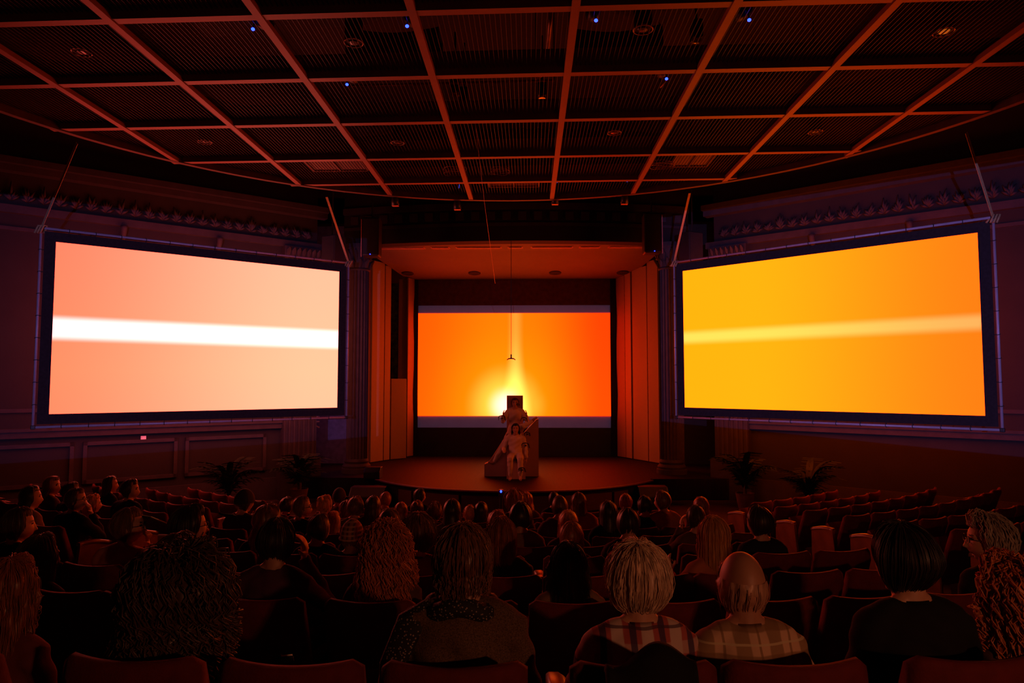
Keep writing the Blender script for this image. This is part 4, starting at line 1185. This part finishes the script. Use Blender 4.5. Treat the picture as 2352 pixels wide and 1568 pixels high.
b.grid(P); b.f.append(tuple(range(9))); b.f.append(tuple(range(60, 69))[::-1]); SHOE = b.mesh('shoe', mat('black_leather', (.015, .013, .013), .4), True)
CAPM = mat('dark_cap_cloth', (.03, .022, .025), .9)
KNITM = plaid('plaid_cap_cloth', (.30, .13, .08), [('x', .05, 0, .010, (.05, .02, .02), .8), ('z', .04, .01, .008, (.5, .3, .18), .7)])
SCARFM = dots('dotted_scarf', (.012, .010, .012), (.30, .24, .22), 95, .30)
def cloth(name, c, rough=.9): return mat('cloth_' + name, c, rough, vary=.15, scale=10, bump=.15, bscale=180, spec=.2, sheen=.1)
C = {k: cloth(k, v) for k, v in dict(black=(.010, .009, .011), navy=(.014, .015, .032), charcoal=(.025, .022, .025), purple=(.085, .030, .065), darkred=(.13, .03, .03), pink=(.36, .12, .11), orange=(.42, .14, .06),
     tan=(.22, .13, .08), brown=(.10, .05, .035), olive=(.13, .11, .05), salmon=(.40, .18, .13), grey=(.13, .11, .11), cream=(.42, .34, .27)).items()}
TWEED = mat('brown_tweed', (.12, .075, .045), .95, vary=.55, scale=220, bump=.3, bscale=260, spec=.15)
PLAID1 = plaid('red_white_navy_plaid', (.42, .10, .09), [('x', .115, .0, .024, (.60, .50, .46), .9), ('z', .13, .03, .022, (.58, .47, .43), .55), ('x', .115, .055, .013, (.05, .035, .09), .9), ('z', .13, .09, .005, (.06, .03, .06), .8)])
PLAID2 = plaid('yellow_brown_plaid', (.62, .43, .29), [('x', .135, .03, .030, (.24, .15, .07), .75), ('z', .125, .02, .026, (.22, .13, .06), .75), ('x', .135, .10, .005, (.20, .12, .05), .7), ('z', .125, .085, .004, (.62, .55, .35), .8)])
DOTM = dots('dark_dotted_blouse', (.014, .010, .011), (.32, .16, .12), 55, .16)
# ------------------------------------------------------------------ the audience, back row first
A_, B_, C_, D_, E_, F_, G_, H_, I_, J_ = 9, 8, 7, 6, 5, 4, 3, 2, 1, 0
D = math.radians
PEOPLE = [
 # row, trunk px, head px, head top y, head size, hair, colour, top, label, options
 (A_, 418, 416, 1306, 1.04, 'afro', 'dark', C['black'], 'person with big dark curly hair in the back row, left', dict(near=True, pose=('lap', 'rest'), yaw=D(-10), hvol=1.0)),
 (A_, 1062, 1063, 1203, 1.04, 'shag', 'brown', TWEED, 'person in brown tweed jacket with a dotted scarf, back row centre', dict(near=True, extra=('scarf',), wide=1.04, shorten=.05)),
 (A_, 1440, 1465, 1247, 1.02, 'fluffy', 'white', PLAID1, 'white haired person in red, white and navy plaid shirt', dict(near=True, extra=('collar',))),
 (A_, 1742, 1705, 1264, 1.03, 'balding', 'shaven', PLAID2, 'bald person in a yellow and brown plaid shirt, back row', dict(near=True, extra=('collar',), skin='tan')),
 (A_, 2105, 2075, 1200, 1.04, 'thick', 'black', C['black'], 'person with thick black hair and black top at the right of the back row', dict(near=True, yaw=D(14), extra=('collar',))),
 (A_, 2405, 2335, 1318, 1.08, 'curly', 'red', C['brown'], 'person with curly reddish hair cut off by the right picture edge', dict(near=True, yaw=D(20), rol=D(-8))),
 (A_, 18, 18, 1284, 1.05, 'wavy', 'auburn', C['darkred'], 'person in dark red at the left picture edge, back row', dict(near=True, yaw=D(-15))),
 (B_, 95, 90, 1238, 1.08, 'long', 'dark', C['charcoal'], 'person with long straight dark hair near the left picture edge', dict(near=True, yaw=D(-15), hvol=1.2)),
 (B_, 400, 405, 1226, 1.12, 'thick', 'dark', C['charcoal'], 'round dark head with a lit right rim, just above the big curly hair', dict(near=True, yaw=D(-35), hvol=1.2)),
 (B_, 650, 636, 1190, 1.06, 'short', 'black', C['purple'], 'short haired person in purple top holding a hand to the ear', dict(near=True, pose=('lap', 'face'), yaw=D(-8))),
 (B_, 880, 886, 1211, 1.03, 'curly', 'red', C['brown'], 'person with long curly red hair glowing in the light', dict(near=True, hvol=1.1)),
 (B_, 1308, 1306, 1246, 1.0, 'verylong', 'black', C['tan'], 'person with very long straight black hair over a pale top', dict(near=True)),
 (B_, 2290, 2270, 1184, 1.06, 'curlyshort', 'grey', C['black'], 'grey curly haired person with glasses in black jacket, looking left', dict(near=True, yaw=D(62), extra=('glasses',), hvol=.8)),
 (C_, 40, 38, 1166, 1.03, 'short', 'dark', C['black'], 'short dark haired person at the left picture edge, looking right', dict(yaw=D(-40), near=True)),
 (C_, 285, 292, 1166, 1.02, 'short', 'brown', C['salmon'], 'person in pale reddish shirt and glasses, hand raised to the face', dict(yaw=D(-60), pose=('lap', 'chin'), extra=('glasses',), near=True)),
 (C_, 435, 433, 1160, 1.06, 'thick', 'black', C['black'], 'person with dark hair and glasses, turned right, in black', dict(yaw=D(-45), extra=('glasses',), near=True)),
 (C_, 960, 960, 1180, 1.04, 'fluffy', 'brown', C['pink'], 'person with fluffy short light brown hair and pink shirt', dict(extra=('collar',), near=True)),
 (C_, 1160, 1151, 1188, 1.02, 'bob', 'auburn', DOTM, 'person with a smooth brown bob and dark dotted blouse', dict(near=True)),
 (C_, 1640, 1640, 1186, 1.06, 'long', 'blond', C['orange'], 'person with long straight blond hair, hand held up beside the neck', dict(near=True, pose=('up', 'lap'))),
 (D_, 612, 612, 1158, 1.06, 'wavy', 'brown', C['black'], 'person with wavy brown hair and black top in front of the purple shirt', dict(yaw=D(-10))),
 (D_, 732, 731, 1180, .98, 'short', 'dark', C['black'], 'short haired young person in black between two long haired ones', dict(yaw=D(-18))),
 (D_, 810, 808, 1210, .98, 'short', 'brown', C['charcoal'], 'person wearing a plaid knit cap', dict(extra=('knit_cap',))),
 (D_, 893, 893, 1168, 1.0, 'short', 'brown', C['brown'], 'person with cropped brown hair, rim lit, above the red curls', dict()),
 (D_, 1313, 1313, 1198, 1.02, 'bob', 'auburn', C['brown'], 'person with reddish brown bob in front of the long black hair', dict()),
 (D_, 1448, 1443, 1166, .98, 'short', 'black', C['purple'], 'short black haired person with dark purple collared top', dict(extra=('collar',))),
 (D_, 1755, 1746, 1161, 1.02, 'thick', 'black', C['navy'], 'short haired person in navy, alone by the right aisle, looking left', dict(yaw=D(25))),
 (E_, 68, 68, 1114, 1.02, 'bob', 'black', C['tan'], 'person with black bob and a tan jacket in the left block', dict(yaw=D(-40))),
 (E_, 165, 170, 1119, 1.02, 'short', 'dark', C['black'], 'person with glasses in a black suit, chin on hand, left block', dict(yaw=D(-55), pose=('lap', 'chin'), extra=('glasses',))),
 (E_, 1140, 1142, 1171, 1.02, 'bob', 'auburn', C['brown'], 'person with auburn bob just in front of the smooth brown bob', dict()),
 (E_, 1205, 1196, 1153, 1.02, 'thick', 'black', C['tan'], 'person with thick black hair in a tan jacket, centre', dict()),
 (E_, 1306, 1306, 1172, .98, 'long', 'blond', C['brown'], 'person with blond hair in front of the reddish bob', dict()),
 (E_, 1590, 1600, 1160, 1.0, 'short', 'dark', C['brown'], 'dark haired person in a brown jacket beside the long blond hair', dict(pose=('face', 'lap'))),
 (F_, 690, 690, 1138, 1.04, 'short', 'brown', C['black'], 'person with glasses and black top in profile to the right, left of centre', dict(yaw=D(-65), extra=('glasses',))),
 (F_, 558, 558, 1128, 1.0, 'short', 'dark', C['purple'], 'person wearing a dark baseball cap and a purple top', dict(yaw=D(-30), extra=('cap',), pose=('lap', 'up'))),
 (F_, 116, 116, 1092, 1.02, 'bob', 'brown', C['brown'], 'person with brown bob in profile, left block, tallest of the group', dict(yaw=D(-60))),
 (F_, 158, 160, 1106, 1.0, 'thick', 'black', C['black'], 'dark head just behind the person in the black suit, left block', dict(yaw=D(-30))),
 (F_, 212, 210, 1138, .98, 'wavy', 'blond', C['tan'], 'fair haired person beside the black suit, left block', dict(yaw=D(-30))),
 (F_, 287, 288, 1100, 1.0, 'thick', 'black', C['black'], 'dark haired person in black turned right, left block near the aisle', dict(yaw=D(-60), lean=.05)),
 (F_, 762, 763, 1178, .98, 'long', 'blond', C['brown'], 'fair long haired person next to the plaid knit cap', dict(yaw=D(-25))),
 (F_, 1038, 1038, 1146, 1.02, 'long', 'black', C['brown'], 'person with long dark hair left of the small light head', dict()),
 (F_, 1285, 1286, 1138, 1.0, 'short', 'brown', C['brown'], 'short brown haired person in brown, right of the centre', dict()),
 (F_, 1398, 1398, 1150, 1.02, 'long', 'black', C['black'], 'person with long black hair and black top, right of centre', dict()),
 (G_, 250, 250, 1092, 1.0, 'long', 'black', C['black'], 'person with long black hair in the left block, beside the aisle', dict(yaw=D(-35))),
 (G_, 745, 745, 1136, 1.0, 'bun', 'blond', C['tan'], 'fair haired person with a small bun', dict(yaw=D(-15))),
 (G_, 815, 815, 1140, 1.04, 'thick', 'brown', C['olive'], 'brown haired person in an olive top, left of the purple top', dict()),
 (G_, 858, 856, 1138, 1.02, 'long', 'dark', C['purple'], 'long dark haired person in a purple top, left of centre', dict()),
 (G_, 1182, 1182, 1127, 1.04, 'curlyshort', 'auburn', C['brown'], 'curly haired person in front of the tan jacket, by the tripod', dict()),
 (G_, 1330, 1330, 1130, 1.0, 'long', 'brown', C['orange'], 'long haired person in an orange top, right of centre', dict()),
 (G_, 1485, 1482, 1138, 1.0, 'short', 'black', C['navy'], 'black haired person in navy left of the orange sweater', dict()),
 (G_, 1524, 1523, 1126, 1.02, 'thick', 'brown', C['orange'], 'person in an orange sweater turned left', dict(yaw=D(40))),
 (G_, 1612, 1612, 1140, 1.0, 'bob', 'auburn', C['charcoal'], 'brown head showing above the brown jacket, right', dict()),
 (H_, 656, 656, 1145, 1.0, 'thick', 'black', C['black'], 'dark head just left of the profile with glasses, third row', dict()),
 (H_, 795, 794, 1150, 1.0, 'wavy', 'brown', C['brown'], 'brown head right of the small bun', dict()),
 (H_, 920, 920, 1153, 1.0, 'bob', 'auburn', C['brown'], 'auburn head above the fluffy light hair, left', dict()),
 (H_, 958, 957, 1148, 1.0, 'bun', 'brown', C['brown'], 'brown head with hair pinned up high, centre left', dict()),
 (H_, 998, 998, 1170, .98, 'curlyshort', 'brown', C['charcoal'], 'small frizzy head left of the long dark hair', dict()),
 (H_, 1078, 1078, 1160, 1.0, 'crop', 'blond', C['brown'], 'small light cropped head in the centre', dict()),
 (H_, 1106, 1105, 1152, 1.0, 'long', 'black', C['black'], 'long dark head between the light cropped head and the tripod', dict()),
 (H_, 1437, 1438, 1133, 1.0, 'short', 'auburn', C['brown'], 'brown head above the short black hair, right of centre', dict()),
 (I_, 777, 777, 1124, 1.0, 'short', 'dark', C['brown'], 'dark head in the second row left, wearing a cap', dict(extra=('cap',))),
 (I_, 884, 884, 1129, 1.0, 'short', 'auburn', C['brown'], 'auburn head in the second row, left of centre', dict()),
 (I_, 1210, 1208, 1130, 1.0, 'wavy', 'auburn', C['brown'], 'wavy auburn head right of the curly head by the tripod', dict()),
 (J_, 962, 962, 1121, 1.0, 'short', 'black', C['black'], 'black head against the stage front, left of centre', dict(yaw=D(-40))),
 (J_, 1273, 1273, 1129, 1.0, 'short', 'black', C['black'], 'black head against the stage front, right of centre', dict()),
]
occ = {}
dbg = []
for row, pt_, ph_, yt, hs, hk, hc, top, lb, op in PEOPLE:
    op = dict(op); op.pop('shorten', None)
    if op.get('skin') == 'tan': op['skin'] = SKIN2
    if row in (A_, B_): op['near'] = True
    ang, sc = person(row, pt_, ph_, yt, hs, hk, hc, top, lb, **op)
    occ.setdefault(row, []).append(ang); dbg.append((lb[:34], row, round(sc, 2)))
for d_ in dbg:
    if not .87 < d_[2] < 1.13: print('SCALE', d_)

# chairs: every occupied one under its listener, the free ones spread evenly between
PITCH_ = .452
HALF = [2.55, 2.6, 2.62, 2.65, 2.68, 2.70, 2.72, 2.74, 2.76, 2.78]
SIDE0 = [3.60, 3.73, 3.87, 3.98, 4.02, 4.05, 4.08, 4.1, 4.1, 4.1]
def fill(lo, hi, fixed, p):
    """chair angles between lo and hi; fixed ones kept"""
    fixed = sorted(fixed); out = [(f, True) for f in fixed]
    for _ in range(40):                                # push too close neighbours apart
        for i in range(len(out) - 1):
            d_ = out[i + 1][0] - out[i][0]
            if d_ < p * .97:
                m_ = (p * .97 - d_) / 2; out[i] = (out[i][0] - m_, True); out[i + 1] = (out[i + 1][0] + m_, True)
    pts = [lo - p / 2] + [o[0] for o in out] + [hi + p / 2]; res = list(out)
    for i in range(len(pts) - 1):
        g = pts[i + 1] - pts[i]; n = int(round(g / p)) - 1
        if i == 0 or i == len(pts) - 2: n = int(g / p + .15) - (1 if len(pts) > 2 else 1)
        if n < 1: continue
        if i == 0: res += [(pts[1] - p * (k + 1), False) for k in range(n)] if len(pts) > 2 else [(lo + p * (k + .5), False) for k in range(n)]
        elif i == len(pts) - 2: res += [(pts[i] + p * (k + 1), False) for k in range(n)]
        else: res += [(pts[i] + g * (k + 1) / (n + 1), False) for k in range(n)]
    return sorted(res)
nch = 0
for row in range(10):
    r = CY - ROWS[row] - CO; p = PITCH_ / r
    a1 = math.asin(HALF[row] / r); s0 = math.asin(SIDE0[row] / r)
    oc = occ.get(row, [])
    nside = (5, 6, 8, 9, 10, 11, 11, 11, 11, 11)[row]
    blocks = [('centre', -a1, a1, [x for x in oc if abs(x) <= (a1 + s0) / 2]), ('right', s0, s0 + nside * p, [x for x in oc if x > (a1 + s0) / 2]), ('left', -s0 - nside * p, -s0, [x for x in oc if x < -(a1 + s0) / 2])]
    for nm, lo, hi, fx in blocks:
        L = fill(lo, hi, fx, p)
        for i, (ang, full) in enumerate(L):
            X, Y = (r + .3) * math.sin(ang), CY - (r + .3) * math.cos(ang)
            if Y < .6: continue
            x, y = proj((X, Y, top_z(ROWS[row])))
            if not (-190 < x < 2540 and y < 1640): continue
            st = 'occupied' if full else 'empty'
            if nm == 'centre': where = 'centre block, %s from its left end' % ORD[i]
            elif nm == 'right': where = 'right block, %s from the aisle' % ORD[i]
            else: where = 'left block, %s from the aisle' % ORD[len(L) - 1 - i]
            chair(row, ang, full, '%s red velvet chair, %s, %s' % (st, ROWN[row], where), i == 0, i == len(L) - 1, PITCH_)
            nch += 1
print('CHAIRS', nch)

# black coat over the chair of the white haired listener, notebook and phone
def near_pt(px, py, Y): return at(px, py, Y)
p = at(1500, 1572, 1.90)
b = MB(); P = []
for k in range(9):
    f = k / 8
    P.append([(x, (.08 - .18 * f) + .02 * math.sin(9 * x + 4 * f), .025 * math.sin(PI * min(1, f * 1.8)) * (1 + .3 * math.sin(20 * x)) - .34 * max(0, f - .35) + .045 * math.exp(-((x - .02) / .07) ** 2) * (1 - f) + .01 * math.sin(31 * x + 5 * f)) for x in np.linspace(-.125, .125, 25)])
b.grid(P); o = b.build('draped_coat', C['black'], smooth=True, loc=p); so = o.modifiers.new('s', 'SOLIDIFY'); so.thickness = .02
tag(o, 'black coat draped over the chair of the white haired person', 'coat')
def tablet(px, py, Y, rz, label, sz=(.15, .21)):
    t = thing('notebook', label, 'notebook', at(px, py, Y), rz); t.rotation_euler = (-.5, 0, rz)
    MB().box((0, 0, 0), (sz[0], sz[1], .008)).build('cover', M_DARK, t)
    MB().box((0, 0, .007), (sz[0] - .008, sz[1] - .008, .006)).build('pages', mat('paper', (.75, .68, .6), .8), t)
    MB().box((-sz[0] / 2 + .01, 0, .006), (.016, sz[1], .02)).build('spine', M_DARK, t)
tablet(655, 1515, 2.55, .3, 'notebook with pale edge on the lap beside the big curly hair', (.06, .11))
tablet(360, 1198, 4.5, -.5, 'open booklet held by the person with glasses in the pale shirt')
tablet(530, 1186, 7.2, -.4, 'pale leaflet on the lap of the person with the cap', (.2, .15))

# camera tripod with a blue indicator in front of the stage
P = at(1151, 1127, 10.6)
t = thing('camera_tripod', 'small camera on a tripod with a blue light before the stage', 'tripod', (P.x, P.y, 0))
hz = P.z
MB().box((0, 0, hz - .03), (.07, .1, .10)).build('camera_body', M_BLACKMETAL, t, bevel=.012)
MB().tube([(0, .05, hz - .03), (0, .11, hz - .03)], .03, 12).build('lens', M_BLACKMETAL, t)
MB().ell((0, -.055, hz), (.016, .008, .02), 10, 6).build('led', M_LED, t)
MB().tube([(0, 0, hz - .3), (0, 0, hz - .07)], [.022, .03], 10).build('head', M_BLACKMETAL, t)
for k in range(3):
    a = 2 * PI * k / 3 + .5
    MB().tube([(0, 0, hz - .25), (.28 * math.cos(a), .28 * math.sin(a), .0)], [.016, .011], 8).build('leg', M_TUBE, t)

# ------------------------------------------------------------------ performers and white blocks on the stage
WH = mat('white_costume', (.66, .55, .48), .8, vary=.06, scale=5, bump=.1, bscale=90)
def sx(px, Y): return at(px, 1000, Y).x
def sz(py, Y): return at(1180, py, Y).z
Yb = 16.15
b = MB(); x0, x1 = sx(1163, Yb), sx(1201, Yb)
b.box(((x0 + x1) / 2, 16.48, (STZ + sz(908, 16.45)) / 2), (x1 - x0, .06, sz(908, 16.45) - STZ))
tag(b.build('upright_board', M_WHITE), 'tall narrow white board standing behind the raised performer', 'stage block')
b = MB(); b.box(((x0 + x1) / 2, 16.27, (STZ + 1.47) / 2), (x1 - x0, .36, 1.47 - STZ))
tag(b.build('tall_plinth', M_WHITE), 'tall white plinth carrying the raised performer', 'stage block')
xl = sx(1113, Yb)
b = MB(); b.prism([(xl, 16.1, STZ), (x0 - .005, 16.1, STZ), (x0 - .005, 16.1, 1.42), (x0 - .05, 16.1, 1.36), (xl + .10, 16.1, .80), (xl, 16.1, .76)], (0, .3, 0))
tag(b.build('ramp_block', M_WHITE), 'white ramp block left of the plinth, under the outstretched leg', 'stage block')
xr = sx(1237, Yb)
b = MB(); b.prism([(x1 + .005, 16.12, STZ), (xr, 16.12, STZ), (xr, 16.12, sz(962, Yb)), (xr - .05, 16.12, sz(963, Yb)), (x1 + .005, 16.12, sz(996, Yb))], (0, .3, 0))
tag(b.build('slanted_block', M_WHITE), 'tall white block with slanted top right of the plinth', 'stage block')
xa0, xa1 = sx(1164, 15.75), sx(1207, 15.75)
b = MB(); b.box(((xa0 + xa1) / 2, 15.86, STZ + .21), (xa1 - xa0, .42, .42))
tag(b.build('low_plinth', M_WHITE), 'low white plinth under the seated performer', 'stage block')
def performer(loc, rotz, pose, legs, key, label, hk, hc, scale=1.0, pit=0, head_yaw=0):
    t = thing('person', label, 'person', loc, rotz); t.scale = (scale,) * 3
    args = (head_yaw, pit, 0, 0, 0, 1.0)
    bt = template('body', pose, .0085, legs, key); me = apply_deform(bt, args, 'body', [SKIN, EYE, LIPS, BROW]); paint_face(bt, me); link('body', me, t)
    link('blouse', apply_deform(template('top', pose, .012, legs, key), args, 'top', [WH]), t)
    link('trousers', apply_deform(template('bottom', pose, .012, legs, key), (0, 0, 0, 0, 0, 1), 'bottom', [WH]), t)
    R = head_rot(head_yaw, pit, 0)
    hb = hair(seed=5, near=True, **HAIRS[hk]); hb.v = [tuple(NP + R @ (np.array(HC) - NP + np.array(p))) for p in hb.v]
    hb.build('hair', hmat(HCOL[hc]), t, smooth=True); return t
xA = sx(1184, 15.75)
pa = performer((xA, 15.86, STZ), PI, ('down', 'rest'), None, 'seatedA', 'seated performer in white blouse and trousers on the low plinth', 'long', 'black', .97)
zB = 1.47 - .40
legsB = [[(-.085, 0, .50), (-.10, .16, .47), (-.20, .27, .30), (-.24, .25, .18), (-.30, .24, .05), (-.31, .30, .02), (-.32, .38, .03)]] * 1
# local x is mirrored by the half turn: the photo's left is local +x
legsB = [[(-.085, .02, .50), (-.13, .14, .56), (-.19, .22, .60), (-.30, .20, .66), (-.42, .18, .74), (-.46, .20, .78), (-.53, .20, .82)],
         [(.085, .02, .48), (.18, .16, .30), (.30, .20, .10), (.40, .20, -.06), (.50, .18, -.24), (.55, .20, -.27), (.64, .22, -.24)]]
xB = sx(1183, 16.25)
pb = performer((xB, 16.30, zB - .02), PI, ('up', 'up'), legsB, 'raisedB', 'raised performer in white with one leg stretched down the ramp', 'short', 'brown', .98)
# black metal hand braces
def brace(loc, rz, s, label, cat='brace'):
    t = thing('metal_brace', label, cat, loc, rz)
    MB().tube([(-.10 * s, 0, 0), (-.08 * s, 0, .05 * s), (0, 0, .07 * s), (.08 * s, 0, .04 * s), (.10 * s, 0, -.06 * s)], .011, 6).build('bow', M_BLACKMETAL, t)
    for k in range(3): MB().tube([(-.08 * s + .07 * s * k, 0, .055 * s), (-.10 * s + .08 * s * k, -.02, -.05 * s)], .007, 5).build('rod', M_BLACKMETAL, t)
    MB().box((0, 0, .0), (.05, .03, .03)).build('clamp', M_BLACKMETAL, t)
def bp(px, py, Y): return at(px, py, Y)
brace(bp(1153, 960, 15.95), .4, .9, 'black metal brace at the raised left hand of the upper performer')
brace(bp(1204, 964, 15.95), -.4, .8, 'black metal brace beside the right hand of the upper performer')
brace(bp(1211, 997, 15.9), .1, .7, 'black metal brace resting on the slanted block')
brace(bp(1207, 1023, 15.55), 0, .9, 'black metal brace round the right forearm of the seated performer')
brace(bp(1199, 1079, 15.4), 0, .8, 'black metal brace beside the bare foot of the seated performer')
brace(bp(1190, 929, 16.1), .5, .45, 'small metal brace by the chin of the upper performer')
